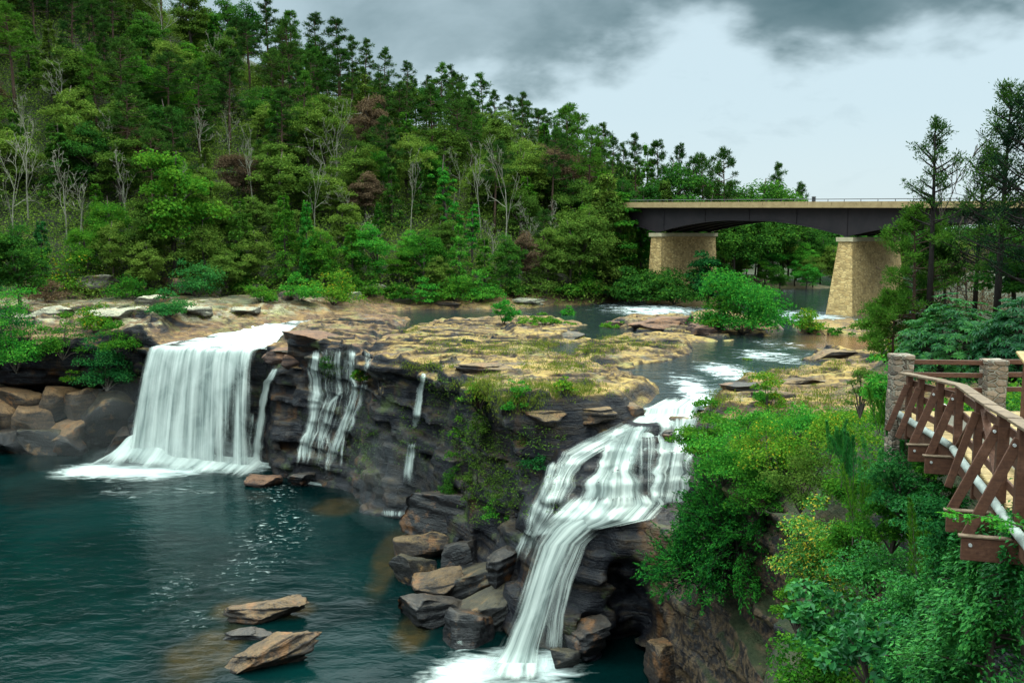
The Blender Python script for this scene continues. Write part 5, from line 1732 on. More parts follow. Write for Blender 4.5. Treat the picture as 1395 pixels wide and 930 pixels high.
# the rest of the slope
rgF = random.Random(77)
tries = 0; n_fill = 0
while n_fill < 235 and tries < 60000:
    tries += 1
    y = rgF.uniform(113, 198); x = rgF.uniform(-112, 34)
    if y < foot_y(np.array([x]))[0] - 1.0: continue
    if x > 10 and y < 148: continue
    z = ground_z(x, y)
    if z is None: continue
    q = to_px((x, y, z + 4))
    if q[0] < -50 or q[0] > 860: continue
    if q[1] < -70: continue
    t = (y - foot_y(np.array([x]))[0]) / 60
    if not free(x, y, 3.1 + 1.3 * t): continue
    u = rgF.random(); nz_ = vnoise(np.array([x * .06]), np.array([y * .06]), np.array([0.]), 31)[0]
    if t > .55: k = 'pine' if u < .42 else 'broad' if u < .78 else 'hem' if u < .9 else 'olive' if u < .95 else 'dead'
    elif t > .22: k = 'pine' if u < .22 else 'broad' if u < .56 else 'hem' if u < .76 else 'olive' if u < .86 else 'dead' if u < .97 else 'brown'
    else: k = 'broad' if u < .36 else 'hem' if u < .66 else 'bright' if u < .74 else 'olive' if u < .84 else 'dead' if u < .95 else 'pine'
    h = {'pine': rgF.uniform(11, 16), 'broad': rgF.uniform(7.5, 12), 'hem': rgF.uniform(6.5, 11), 'olive': rgF.uniform(7, 10.5), 'dead': rgF.uniform(7.5, 11.5), 'brown': rgF.uniform(6, 9), 'bright': rgF.uniform(5, 8)}[k]
    if t < .2: h *= .72
    if forest_tree(k, x, y, h, 'fill', 1.12, 'needle_lite' if k == 'pine' and u < .1 else None):
        placed.append((x, y)); n_fill += 1


# labels: kind, height on the slope and what they stand above; ordinals inside one such set
def where_px(px):
    return ('at the far left' if px < 95 else 'left of the broad waterfall' if px < 195 else 'above the broad waterfall' if px < 300 else 'above the river channel' if px < 370 else 'above the red slab' if px < 450 else
            'above the lacy waterfall' if px < 530 else 'above the yellow slab' if px < 620 else 'above the grassy pool' if px < 700 else 'near the bridge' if px < 780 else 'beside the bridge end')


sets = {}
for kind, px, row, o in FOREST:
    z0 = ground_z(o.location.x, o.location.y); t = (o.location.y - foot_y(np.array([o.location.x]))[0]) / np.interp(o.location.x, [-110, -60, -20, 10, 40], [80, 66, 52, 38, 30])
    if row == 'beyond': wh = 'behind the left half of the bridge' if px < 950 else 'behind the middle of the bridge' if px < 1070 else 'far behind the right half of the bridge'
    elif row == 'under': wh = 'on the far bank under the bridge' if px < 1140 else 'behind the right bridge pier'
    else:
        rw = 'on the skyline' if row == 'skyline' else 'at the hill foot' if t < .1 else 'low on the hill' if t < .26 else 'halfway up the hill' if t < .5 else 'high on the hill' if t < .8 else 'near the hilltop'
        wh = rw + ' ' + where_px(px)
    sets.setdefault((kind, wh), []).append((px, o))
ORD = ['leftmost', 'second from the left', 'third from the left', 'fourth from the left', 'fifth from the left', 'sixth from the left', 'seventh from the left', 'eighth from the left', 'ninth from the left', 'tenth from the left', 'eleventh from the left', 'twelfth from the left']
for (kind, wh), lst in sets.items():
    lst.sort(key=lambda q: q[0])
    for i, (px, o) in enumerate(lst):
        if len(lst) > 2 and 'tiers' in KW[kind]: wh = wh.replace(' waterfall', ' fall')
        if len(lst) == 1: o['label'] = f'{KW[kind]} {wh}'
        elif len(lst) == 2: o['label'] = f"{('left', 'right')[i]} one of two {KW[kind]}s {wh}".replace('tierss', 'tiers')
        else: o['label'] = f'{KW[kind]} {wh}, {ORD[min(i, 11)]}'
        o['group'] = 'trees on the far bank under the bridge' if 'far bank' in wh else 'trees behind the bridge' if 'behind' in wh else 'trees of the wooded hill'


# low growth and saplings between the trunks: nobody could count it
def scatter_hill():
    rg = np.random.default_rng(9)
    P = []
    for k in range(23000):
        y = rg.uniform(112, 205); x = rg.uniform(-112, 40)
        if y < foot_y(np.array([x]))[0] - 1.5: continue
        q = (697 + x / y * F)
        if q < -60 or q > 1000: continue
        z = ground_z(x, y)
        if z is None: continue
        n_ = int(rg.integers(14, 40)); rad = rg.uniform(.5, 1.7)
        P.append(np.array([x, y, z]) + rg.normal(size=(n_, 3)) * np.array([rad, rad, rad * .6]) + np.array([0, 0, rad * .6]))
    P = np.concatenate(P); n_ = len(P)
    me = leaf_mesh('undergrowth', P, unit(rg.normal(size=(n_, 3)) * .5 + np.array([0, -.2, .8])), .31, rg, .6)
    tag(obj('undergrowth', me, M['lf_forest']), 'low growth covering the forest floor between the trunks', 'undergrowth', kind='stuff')


scatter_hill()
# ------------------------------------------------------------------ shrubs, near bank and right-hand trees
def spray_mesh(seed, w=3.0, h=3.0, nbr=60, n_leaf=9000, leaf=.13, up=.55, droop=.1, aspect=.35):
    """shrub of plume-like sprays that radiate from the base (cedar, juniper)"""
    rg = np.random.default_rng(seed)
    mb = MB(); P = []; NR = []; AX = []
    per = n_leaf // nbr
    for k in range(nbr):
        a = rg.uniform(0, 2 * PI); el = rg.uniform(-.15, 1.45)
        d = np.array([math.cos(a) * math.cos(el), math.sin(a) * math.cos(el), math.sin(el)])
        e = d * np.array([w / 2, w / 2, h]) * rg.uniform(.65, 1.1); s = np.array([0, 0, h * rg.uniform(.05, .45)])
        if e[2] < .1 * h: e[2] = rg.uniform(-.05, .2) * h
        mb.tube([Vector(s), Vector((s + e) / 2), Vector(e)], [.035, .02, .008], 4, cap=False)
        ax = unit(e - s)
        # side plumes along the outer part of the branch
        ns = 7
        for j in range(ns):
            q = .35 + .65 * (j + rg.uniform(0, 1)) / ns
            c = s + (e - s) * q
            pd = unit(ax + rg.normal(size=3) * .55 + np.array([0, 0, .12]))
            L = (w + h) * .085 * rg.uniform(.6, 1.2) * (1.25 - .55 * q)
            m_ = per // ns
            t = rg.uniform(0, 1, (m_, 1)) ** .8
            pp = c + pd * t * L + rg.normal(size=(m_, 3)) * np.array([1, 1, .5]) * L * .16 * (1.15 - t)
            pp[:, 2] -= (t[:, 0] * L) ** 2 * droop
            P.append(pp); AX.append(unit(pd + rg.normal(size=(m_, 3)) * .45)); NR.append(unit(rg.normal(size=(m_, 3)) * .5 + np.array([0, 0, 1.0])))
    P = np.concatenate(P); NR = np.concatenate(NR); AX = np.concatenate(AX)
    NR = unit(NR - (NR * AX).sum(1, keepdims=True) * AX * .8)
    return leaf_mesh('foliage', P, NR, leaf, rg, aspect, .1, AX), mb.mesh('stems', True)


def plume_mesh(seed, h=1.6, n=5, leaf=.07):
    """tall feathery weed stems"""
    rg = np.random.default_rng(seed); mb = MB(); P = []; AX = []
    for k in range(n):
        b = rg.normal(size=2) * .13; hh = h * rg.uniform(.65, 1.05); ln = rg.normal(size=2) * .16 * h
        mb.tube([Vector((b[0], b[1], -.1)), Vector((b[0] + ln[0], b[1] + ln[1], hh))], [.012, .005], 4, cap=False)
        m_ = 420; t = rg.uniform(.08, 1, (m_, 1)) ** .8; a = rg.uniform(0, 2 * PI, (m_, 1))
        r = .17 * h * .55 * (1.08 - t) * rg.uniform(.2, 1, (m_, 1)) + .02
        P.append(np.concatenate([b[0] + ln[0] * t + np.cos(a) * r, b[1] + ln[1] * t + np.sin(a) * r, hh * t + r * .5], 1))
        AX.append(np.concatenate([np.cos(a) * .6, np.sin(a) * .6, np.ones_like(a) * .9], 1))
    P = np.concatenate(P); AX = unit(np.concatenate(AX)); NR = unit(np.cross(AX, rg.normal(size=AX.shape)))
    return leaf_mesh('foliage', P, NR, leaf, rg, .22, .05, AX), mb.mesh('stems', True)


def whorl_mesh(seed, w=3.0, h=2.2, nw=260, leaf=.17):
    """rhododendron: rosettes of long leathery leaves at the branch ends"""
    rg = np.random.default_rng(seed); mb = MB(); P = []; NR = []; AX = []
    for k in range(nw):
        d = unit(rg.normal(size=3)); d[2] = abs(d[2]); q = rg.uniform(.6, 1.0) ** .6
        q *= 1 + .16 * math.sin(d[0] * 5 + seed) * math.cos(d[1] * 6 + 1)
        c = d * q * np.array([w / 2, w / 2, h])
        if k % 5 == 0: mb.tube([Vector((0, 0, -.2)), Vector(c * .55), Vector(c)], [.03, .02, .008], 4, cap=False)
        m_ = int(rg.integers(8, 13)); a = np.arange(m_) / m_ * 2 * PI + rg.uniform(0, 1)
        ax = np.stack([np.cos(a), np.sin(a), np.full(m_, rg.uniform(-.25, .3))], 1)
        tl = unit(d * .7 + np.array([0, 0, .6])); r_ = unit(np.cross(tl, [0.3, 1, .1])); f_ = np.cross(r_, tl)
        axw = ax[:, :1] * r_ + ax[:, 1:2] * f_ + ax[:, 2:] * tl
        P.append(c + axw * leaf * .55); AX.append(axw); NR.append(unit(tl - axw * ax[:, 2:] + rg.normal(size=(m_, 3)) * .15))
    return leaf_mesh('foliage', np.concatenate(P), np.concatenate(NR), leaf, rg, .34, .3, np.concatenate(AX)), mb.mesh('stems', True)


def add_plant(data, name, loc, mat, label, cat, group=None, rz=None, stem=None, tilt=None):
    r = empty(name, loc, random.uniform(0, 6.28) if rz is None else rz)
    if tilt: r.rotation_euler = (tilt[0], tilt[1], r.rotation_euler[2])
    tag(r, label, cat, group)
    obj('foliage', data[0], mat, r)
    if data[1] is not None: obj('stems', data[1], stem or M['bark'], r)
    return r


SH = 500


def shrub(px, py, wpx, hpx, mat, label, leaf_px=3.0, n=1800, group=None, name='shrub', z=None, dens=1.0, depth=None, flat=.75, kind='bush', D=None, cat='shrub'):
    """a shrub whose foot shows at (px, py)"""
    global SH
    SH += 1
    p = hit(px, py) if D is None else at_y(px, py, D)
    if z is not None: p = at_z(px, py, z)
    w = wpx * p.y / F; h = hpx * p.y / F; leaf = leaf_px * p.y / F
    if kind == 'bush': n = int(n * 1.7); data = bush_mesh(SH, w, h, n, leaf, int(14 + n / 250), .6, flat)
    else: data = spray_mesh(SH, w, h, int(30 + n / 200), n, leaf)
    return add_plant(data, name, p, M[mat], label, cat, group)


# --- shrubs of the river, banks and cliffs
shrub(1013, 452, 112, 78, 'lf_bright', 'big rounded bright bush standing in the river before the bridge', 3.8, 5200, name='bush')
shrub(982, 448, 50, 60, 'lf_mid', 'darker green bush merging with the left side of the big river bush', 3.2, 1500, name='bush')
shrub(1101, 452, 46, 30, 'lf_yellow', 'low yellow-green bush in the river right of the big river bush', 3.0, 1200)
shrub(1128, 456, 60, 10, 'lf_mid', 'flat patch of green weeds at the waterline below the right bridge pier', 2.6, 700)
shrub(686, 440, 36, 30, 'lf_bright', 'small bright bush on the rocks in front of the river channel', 3.0, 1000)
shrub(742, 442, 64, 14, 'lf_mid', 'low spreading green shrub on the grey ledge between the river pools', 2.8, 900)
shrub(775, 433, 22, 16, 'lf_bright', 'tiny bright shrub at the right end of the grey ledge', 2.6, 400)
shrub(838, 446, 40, 8, 'lf_mid', 'thin green tuft lying along the red-brown river slab', 2.4, 400)
shrub(578, 414, 36, 34, 'lf_bright', 'small round bright bush at the forest edge above the big yellow slab', 3.0, 1100)
shrub(455, 414, 78, 42, 'lf_yellow', 'spreading yellow-green bush at the forest edge above the lacy waterfall', 3.0, 1900)
shrub(505, 402, 50, 30, 'lf_mid', 'mid green bush at the forest edge right of the yellow-green one', 3.0, 1000)
shrub(410, 408, 50, 34, 'lf_bright', 'bright bush at the forest edge left of the yellow-green one', 3.0, 1100)
shrub(355, 412, 40, 22, 'lf_mid', 'low green bush beside the channel to the broad waterfall', 3.0, 800)
shrub(320, 396, 60, 24, 'lf_mid', 'green bush among pale rocks above the head of the broad waterfall', 3.0, 900)
shrub(270, 404, 66, 46, 'lf_teal', 'blue-green bush between pale boulders above the broad waterfall', 3.0, 1500)
shrub(230, 430, 56, 34, 'lf_teal', 'round blue-green bush at the cliff edge left of the broad waterfall', 3.0, 1500)
shrub(180, 408, 60, 30, 'lf_mid', 'green bush behind the pale ledges on the left bank', 3.0, 1100)
shrub(90, 398, 90, 56, 'lf_yellow', 'yellow-green sapling clump on the left bank near the photo edge', 3.2, 1700)
shrub(65, 412, 50, 30, 'lf_brown', 'reddish-brown bush on the left bank under the yellow-green clump', 3.0, 800)
shrub(130, 452, 46, 36, 'lf_yellow', 'bright bush hanging from the lip of the left cliff', 3.2, 1300)
shrub(22, 505, 80, 110, 'lf_bright', 'tall bright bush hanging down the left cliff at the photo edge', 3.2, 2800, D=88.0)
shrub(-10, 470, 90, 80, 'lf_teal', 'dark bush above the hanging one at the photo edge', 3.2, 1800, D=89.5)
shrub(85, 488, 60, 60, 'lf_mid', 'loose green bush hanging on the shaded left cliff', 3.0, 1300, D=89.5)
shrub(145, 530, 70, 72, 'lf_teal', 'large blue-green shrub trailing over the shaded left cliff', 3.0, 2400, D=89.0)
shrub(160, 478, 50, 40, 'lf_mid', 'green shrub just above the trailing blue-green one on the left cliff', 3.0, 1200, D=89.5)
shrub(95, 520, 26, 16, 'lf_yellow', 'tiny yellow-green tuft low on the shaded left cliff', 2.6, 350, D=89.5)
for i, (px, py, w, h, mt, lab) in enumerate([
    (540, 408, 40, 20, 'lf_mid', 'low green bush at the forest edge left of the small round bright bush'), (620, 412, 60, 34, 'lf_mid', 'wide green bush at the forest edge above the yellow slab'),
    (655, 410, 50, 40, 'lf_bright', 'bright bush at the forest edge above the grassy pool'), (700, 404, 40, 30, 'lf_deep', 'dark green bush at the forest edge under a brown withered tree'),
    (735, 396, 46, 30, 'lf_olive', 'olive bush at the forest edge nearest the dark rock outcrop'), (800, 402, 60, 34, 'lf_mid', 'green bush on the bank left of the bridge'),
    (835, 406, 50, 40, 'lf_teal', 'blue-green bush on the bank in front of the bridge end'), (868, 412, 70, 44, 'lf_deep', 'dark bush at the foot of the left bridge pier, left side'),
    (918, 413, 84, 42, 'lf_deep', 'dark bush covering the foot of the left bridge pier'), (964, 412, 56, 64, 'lf_teal', 'dark blue-green bush right of the left bridge pier'),
    (990, 410, 50, 44, 'lf_deep', 'dark bush at the water right of the left bridge pier'), (770, 404, 40, 16, 'lf_mid', 'low bush on the flat bank left of the bridge'),
    (890, 392, 40, 30, 'lf_bright', 'bright bush against the left face of the bridge pier')]):
    fr = 410 <= py <= 413 and px > 860
    shrub(px, py, w, h, mt, lab, 4.2 if fr else 3.0, 3000 if fr else 1500, D=128.0 if fr else None)
shrub(642, 640, 62, 74, 'lf_mid', 'feathery green bush growing on the mossy cliff left of the cascade', 3.4, 1700)
shrub(622, 676, 44, 40, 'lf_deep', 'darker tuft below the feathery bush on the mossy cliff', 3.2, 900)
shrub(684, 706, 46, 28, 'lf_bright', 'bright green clump low on the cliff beside the cascade', 3.2, 900)
shrub(726, 640, 40, 26, 'lf_teal', 'small dark shrub under the overhang left of the cascade', 3.0, 600)
shrub(702, 560, 36, 42, 'lf_bright', 'small bright shrub on the layered ledge above the mossy cliff', 3.4, 800)
shrub(655, 552, 50, 30, 'lf_yellow', 'yellow-green shrub at the cliff edge on the layered ledge', 3.2, 900)
shrub(655, 590, 36, 30, 'lf_olive', 'olive tuft hanging under the edge of the layered ledge', 3.2, 500)
shrub(770, 535, 30, 22, 'lf_yellow', 'yellow-green shrub on the right part of the layered ledge', 3.2, 500)
shrub(492, 524, 26, 24, 'lf_yellow', 'bright leafy twig growing out of the cliff beside the lacy waterfall', 3.4, 350)
shrub(640, 690, 40, 60, 'lf_olive', 'trailing olive plants on the cliff under the feathery bush', 3.0, 700)
shrub(450, 505, 30, 26, 'lf_deep', 'dark moss cushion behind the threads of the lacy waterfall', 2.6, 500)
shrub(1046, 560, 44, 52, 'lf_yellow', 'yellow-green sapling on the right shelf behind the leafy bank', 3.6, 900)
shrub(1040, 548, 26, 20, 'lf_bright', 'bright little bush on the right shelf beside the yellow-green sapling', 3.4, 500)
shrub(1018, 500, 20, 12, 'lf_yellow', 'grass tuft on the tan slab of the right shelf', 2.6, 250)
shrub(1207, 492, 46, 30, 'lf_yellow', 'yellow-green bush left of the tall fieldstone pillar', 3.6, 900)
shrub(1203, 548, 60, 64, 'lf_bright', 'dense bright bush touching the tall fieldstone pillar', 3.8, 2600, D=24)
shrub(1172, 560, 46, 60, 'lf_olive', 'thin olive shrub left of the dense bright bush', 3.4, 800, D=27)
shrub(1195, 452, 60, 34, 'needle_lite', 'low dark pine sapling at the edge of the brown shallows', 3.4, 1300, D=52)

# --- the leafy bank under the boardwalk
def cedar(px, py, wpx, hpx, D, label, n=9000, mat='lf_cedar', leaf=.15):
    global SH
    SH += 1
    p = at_y(px, py, D); gz = ground_z(p.x, p.y)
    w = wpx * D / F; h = hpx * D / F
    return add_plant(spray_mesh(SH, w, h, int(40 + n / 160), n, leaf), 'cedar', p, M[mat], label, 'cedar', 'cedars on the edge of the near cliff', stem=M['bark_black'])


cedar(1000, 800, 190, 200, 39.0, 'large dark cedar spilling over the near cliff beside the cascade', 26000)
cedar(935, 800, 150, 86, 39.6, 'low cedar reaching furthest left over the rock shelf', 13000)
cedar(1045, 740, 120, 130, 37.0, 'cedar in the dark gully right of the large cedar', 12000)
cedar(960, 735, 100, 100, 40.5, 'upright cedar right beside the water of the cascade', 10000)
shrub(958, 622, 72, 78, 'lf_mid', 'leafy young tree standing highest beside the cascade', 4.2, 2600, D=41.5)
shrub(985, 655, 100, 62, 'lf_bright', 'bright leafy bush on top of the large cedar', 4.0, 3200, D=38.0)
shrub(1045, 640, 110, 60, 'lf_yellow', 'yellow-green bush at the top of the leafy bank', 3.8, 3200, D=36.0)
shrub(1090, 690, 90, 80, 'lf_olive', 'olive leafy bush above the dark gully', 3.8, 2600, D=31.5)
shrub(1035, 695, 90, 70, 'lf_mid', 'mid green bush drooping over the dark gully', 3.8, 2600, D=35.5)
shrub(1010, 590, 90, 30, 'lf_bright', 'low bright growth along the upper edge of the leafy bank', 3.6, 1800, D=43)
shrub(1080, 592, 110, 36, 'lf_bright', 'bright ferny growth behind the yellow-green bush', 3.6, 2400, D=38)
shrub(1140, 610, 90, 50, 'lf_yellow', 'light green weeds below the thin olive shrub', 3.8, 2200, D=30)
shrub(1112, 800, 110, 122, 'lf_tip', 'rounded bush with yellow leaf tips at the rim of the gully', 4.6, 5200, D=24.5)
shrub(1150, 760, 80, 60, 'lf_mid', 'green bush right of the yellow-tipped bush', 4.8, 2200, D=23)
shrub(1160, 690, 80, 60, 'lf_mid', 'green leafy bush above the yellow-tipped bush', 4.4, 2200, D=26)
shrub(1225, 690, 90, 70, 'lf_teal', 'dark green bush in the shade of the boardwalk', 5.0, 2400, D=19)
shrub(1265, 650, 60, 50, 'lf_mid', 'leafy bush right under the first boardwalk beam', 5.0, 1500, D=18.5)
shrub(1300, 740, 90, 60, 'lf_teal', 'shaded green bush under the lowest boardwalk beam', 5.5, 2200, D=15.5)
shrub(1215, 740, 90, 80, 'lf_mid', 'leafy bush between the feathery weeds and the boardwalk beams', 5.0, 2600, D=19.5)
shrub(1258, 720, 80, 60, 'lf_fern', 'fern-green bush in front of the second boardwalk beam', 5.2, 2200, D=18.0)
shrub(1275, 700, 60, 44, 'lf_mid', 'green bush directly under the second boardwalk beam', 5.2, 1500, D=19.0)
shrub(1190, 800, 110, 56, 'lf_fern', 'fern-green bush left of the bare reddish soil', 5.5, 2200, D=20)
shrub(1250, 850, 120, 70, 'lf_fern', 'ferny green plant below the bare reddish soil', 6.0, 2600, D=16.5)
shrub(1290, 790, 90, 60, 'lf_fern', 'ferny green plant right of the bare reddish soil', 6.0, 2000, D=15.5)
shrub(1120, 880, 110, 80, 'lf_big', 'patch of broad-leaved plants at the rim of the near cliff', 13, 620, D=18.5, flat=.6, cat='plant', name='broadleaf_plant')
shrub(1185, 925, 130, 90, 'lf_big', 'large-leaved plants at the lower photo edge', 15, 620, D=16, flat=.6, cat='plant', name='broadleaf_plant')
shrub(1110, 955, 120, 80, 'lf_mid', 'leafy bush at the lower photo edge beside the dark cliff', 6.5, 2200, D=17.5)
shrub(1260, 950, 140, 100, 'lf_teal', 'dark leafy bush at the lower photo edge, right of the large-leaved plants', 7, 2600, D=14.5)
shrub(1085, 850, 60, 60, 'lf_mid', 'small leafy bush hanging over the rim of the near cliff', 5, 1300, D=20)
PL = [(1195, 690, 112, 21.5, 'tallest feathery weed clump, below the tall fieldstone pillar'), (1180, 735, 110, 21.0, 'feathery weed clump in the middle of the leafy bank'), (1160, 660, 80, 24.0, 'feathery weed clump above the yellow-tipped bush'),
      (1218, 620, 84, 21.0, 'feathery weeds against the foot of the tall fieldstone pillar'), (1232, 655, 70, 19.8, 'feathery weeds left of the first boardwalk beam'), (1260, 800, 120, 16.8, 'tall dark feathery weed beside the bare reddish soil'),
      (1140, 625, 50, 27.0, 'pale feathery weeds at the top of the leafy bank'), (1205, 585, 60, 23.0, 'short feathery weeds beside the dense bright bush')]
for i, (px, py, hpx, D, lab) in enumerate(PL):
    p = at_y(px, py, D)
    add_plant(plume_mesh(900 + i, hpx * D / F, 6, .06 + D * .0012), 'weed_clump', p, M['lf_mid'] if i % 2 else M['lf_fern'], lab, 'weeds', 'feathery weeds on the leafy bank')
# small trees with flat compound sprays at the right edge
for i, (px, py, hpx, wpx, D, n_, lab) in enumerate([(1350, 960, 240, 260, 12.5, 15000, 'young tree with flat feathery sprays in the lower right corner'), (1290, 945, 130, 170, 13.8, 9000, 'feathery sapling left of the lower right corner'), (1400, 830, 130, 150, 11.8, 7000, 'feathery sapling under the boardwalk at the photo edge')]):
    p = at_y(px, py, D)
    h = hpx * D / F; w = wpx * D / F / 2
    c, t = layered_meshes(950 + i, h, w, n_, .085, 9, .2, .55)
    r = empty('sapling', p, random.uniform(0, 6)); tag(r, lab, 'sapling', 'feathery saplings by the boardwalk')
    obj('crown', c, M['lf_fern'], r); obj('trunk', t, M['bark'], r)
# a spray reaching across the boardwalk beams
def reach():
    rg = np.random.default_rng(77)
    a = np.array(at_y(1410, 722, 10.9)); b = np.array(at_y(1284, 698, 11.2))
    r = empty('branch', a); tag(r, 'leafy branch reaching across the boardwalk beams from the photo edge', 'branch')
    P = []; AX = []; mb = MB()
    mb.tube([Vector((0, 0, 0)), Vector((b - a) * .5 + np.array([0, 0, .05])), Vector(b - a)], [.012, .008, .003], 5)
    for k in range(26):
        t = (k + rg.uniform(0, 1)) / 26; c = (b - a) * t + np.array([0, 0, .05 * 4 * t * (1 - t)])
        sd_ = unit(np.array([-.4, rg.choice([-1, 1]) * .9, rg.normal() * .25])); L = .26 * (1.1 - t * .6)
        for j in range(14):
            q = (j + .5) / 14
            for s in (-1, 1):
                P.append(c + sd_ * q * L + np.array([-.02 * s, 0, -.03 * q])); AX.append(unit(sd_ * .5 + np.array([-s * .9, s * .3, -.1])))
    P = np.array(P); AX = np.array(AX)
    obj('foliage', leaf_mesh('foliage', P, unit(rg.normal(size=P.shape) * .25 + np.array([0, 0, 1])), .05, rg, .5, .1, AX), M['lf_bright'], r)
    obj('stems', mb.mesh('stems', True), M['bark'], r)


reach()
for i, (px, py, wpx, hpx, D, lab) in enumerate([(1305, 512, 165, 104, 29, 'large dark rhododendron behind the rail fence'), (1385, 512, 120, 106, 27, 'rhododendron at the photo edge behind the inner pillar'), (1255, 500, 70, 74, 31, 'small rhododendron at the left end of the dark hedge')]):
    p = at_y(px, py, D); w = wpx * D / F; h = hpx * D / F
    add_plant(whorl_mesh(970 + i, w, h, (620, 420, 220)[i], .20), 'rhododendron', p, M['lf_rhodo'], lab, 'rhododendron', 'rhododendrons behind the overlook')
    # pale young shoots on top
rgS = np.random.default_rng(4)


# --- right-hand trees
def tree_at(kindmesh, name, px, pyb, pyt, D, mats, label, cat='tree', group='trees on the right bank'):
    p = at_y(px, pyb, D); top = at_y(px, pyt, D).z
    r = empty(name, p, random.uniform(0, 6)); tag(r, label, cat, group)
    data = kindmesh(top - p.z)
    if isinstance(data, tuple):
        obj('crown', data[0], mats[0], r); obj('trunk', data[1], mats[1], r)
    else:
        obj('trunk', data, mats[1], r)
    return r


sparse = lambda seed, bare, r, nb, tuft, conic=.8, sp=.8: (lambda h: pine_meshes(seed, h, r, bare, nb, int(tuft * .85), .15, -.25, conic, .3, sparse=sp))
tree_at(sparse(301, .42, 1.5, 34, 40, .6, 1.3), 'pine_tree', 1266, 412, 166, 45, (M['needle'], M['bark_black']), 'slender dark pine with a thin pointed top right of the bridge pier')
tree_at(sparse(302, .15, 2.3, 60, 50, .6, 1.6), 'pine_tree', 1358, 420, 122, 42, (M['needle'], M['bark_black']), 'tallest dark pine near the right photo edge')
tree_at(sparse(303, .12, 2.6, 80, 60, .5, 1.4), 'pine_tree', 1402, 430, 128, 40, (M['needle_dark'], M['bark_black']), 'dense dark pine cut by the right photo edge')
tree_at(sparse(304, .25, 1.7, 50, 46, .7, 1.1), 'pine_tree', 1328, 420, 210, 46, (M['needle_dark'], M['bark_black']), 'shorter dark pine left of the tallest one')
tree_at(lambda h: dead_meshes(311, h * 1.15, .7, .022, .09), 'dead_tree', 1287, 420, 228, 47, (None, M['bark']), 'bare grey snag between the slender pine and the tallest pine', 'dead tree')
tree_at(lambda h: pine_meshes(305, h, 1.9, .2, 40, 90, .15, 0, .35, .3, sparse=1.4), 'pine_tree', 1243, 470, 290, 46, (M['needle_lite'], M['bark_pine']), 'bushy mid green pine in front of the right bridge pier')
tree_at(lambda h: pine_meshes(306, h, 1.6, .15, 40, 110, .15, .1, .3, .3, sparse=1.3), 'pine_tree', 1216, 480, 400, 48, (M['needle_lite'], M['bark_pine']), 'low pine with level boughs over the brown shallows')
tree_at(lambda h: pine_meshes(307, h, 1.7, .1, 40, 80, .15, 0, .4, .3, sparse=1.3), 'pine_tree', 1268, 460, 330, 47, (M['needle'], M['bark_pine']), 'dark pine crown behind the slender pine stem')
tree_at(lambda h: broadleaf_meshes(308, h, 2.6, 5000, .2, .1, 30), 'broadleaf_tree', 1385, 440, 290, 44, (M['lf_deep'], M['bark_black']), 'dark leafy tree behind the rhododendron at the photo edge')
TH = [(1300, 440, 305, 50, 'brown leafless thicket left of the tall pines'), (1335, 440, 300, 52, 'brown leafless thicket under the tallest pine'), (1372, 440, 310, 50, 'brown leafless thicket near the photo edge'), (1318, 440, 330, 48, 'low brown thicket behind the rhododendron'), (1285, 440, 350, 48, 'low brown thicket behind the slender pine')]
for i, (px, pyb, pyt, D, lab) in enumerate(TH):
    p = at_y(px, pyb, D); h = at_y(px, pyt, D).z - p.z
    mb = MB(); rg = np.random.default_rng(320 + i)
    r = empty('thicket', p); tag(r, lab, 'thicket', 'leafless thickets on the right bank')
    vs = []
    me = dead_meshes(330 + i, h * 1.3, 1.9, .016, .06)
    obj('stems', me, M['bark'], r)
    c = bush_mesh(340 + i, h * .9, h * .8, 1500, .10, 30, .5, .9)
    obj('foliage', c[0], M['lf_brown'], r)
# driftwood beside the river bush
p0 = hit(1040, 438); p1 = hit(1066, 452)
r = empty('driftwood', p0); tag(r, 'pale driftwood log leaning at the right foot of the big river bush', 'log')
mb = MB(); mb.tube([Vector((0, 0, .9)), (p1 - p0) * .5 + Vector((0, 0, .55)), (p1 - p0) + Vector((0, 0, .15))], [.12, .18, .2], 8); mb.build('stem', M['driftwood'], r, smooth=True)
mb = MB(); mb.tube([(p1 - p0) * .3 + Vector((0, 0, .7)), (p1 - p0) * .3 + Vector((-.9, -.3, 1.0))], [.09, .04], 6); mb.build('broken_limb', M['driftwood'], r, smooth=True)


# --- growth that nobody could count
def ground_leaves(name, pts_fn, n_cl, lf, mat, label, seed, per=(10, 26), rad=(.25, .7), aspect=.6, kindname='undergrowth', axis_up=False):
    rg = np.random.default_rng(seed); P = []
    for k in range(n_cl):
        q = pts_fn(rg)
        if q is None: continue
        n_ = int(rg.integers(*per)); r_ = rg.uniform(*rad)
        P.append(np.array(q) + rg.normal(size=(n_, 3)) * np.array([r_, r_, r_ * .35]) + np.array([0, 0, r_ * .35]))
    P = np.concatenate(P); n_ = len(P)
    if axis_up:
        AX = unit(rg.normal(size=(n_, 3)) * .35 + np.array([0, 0, 1])); NR = unit(np.cross(AX, rg.normal(size=(n_, 3))))
        me = leaf_mesh(name, P, NR, lf, rg, aspect, .05, AX)
    else:
        me = leaf_mesh(name, P, unit(rg.normal(size=(n_, 3)) * .5 + np.array([0, -.1, .9])), lf, rg, aspect)
    return tag(obj(name, me, mat), label, kindname, kind='stuff')


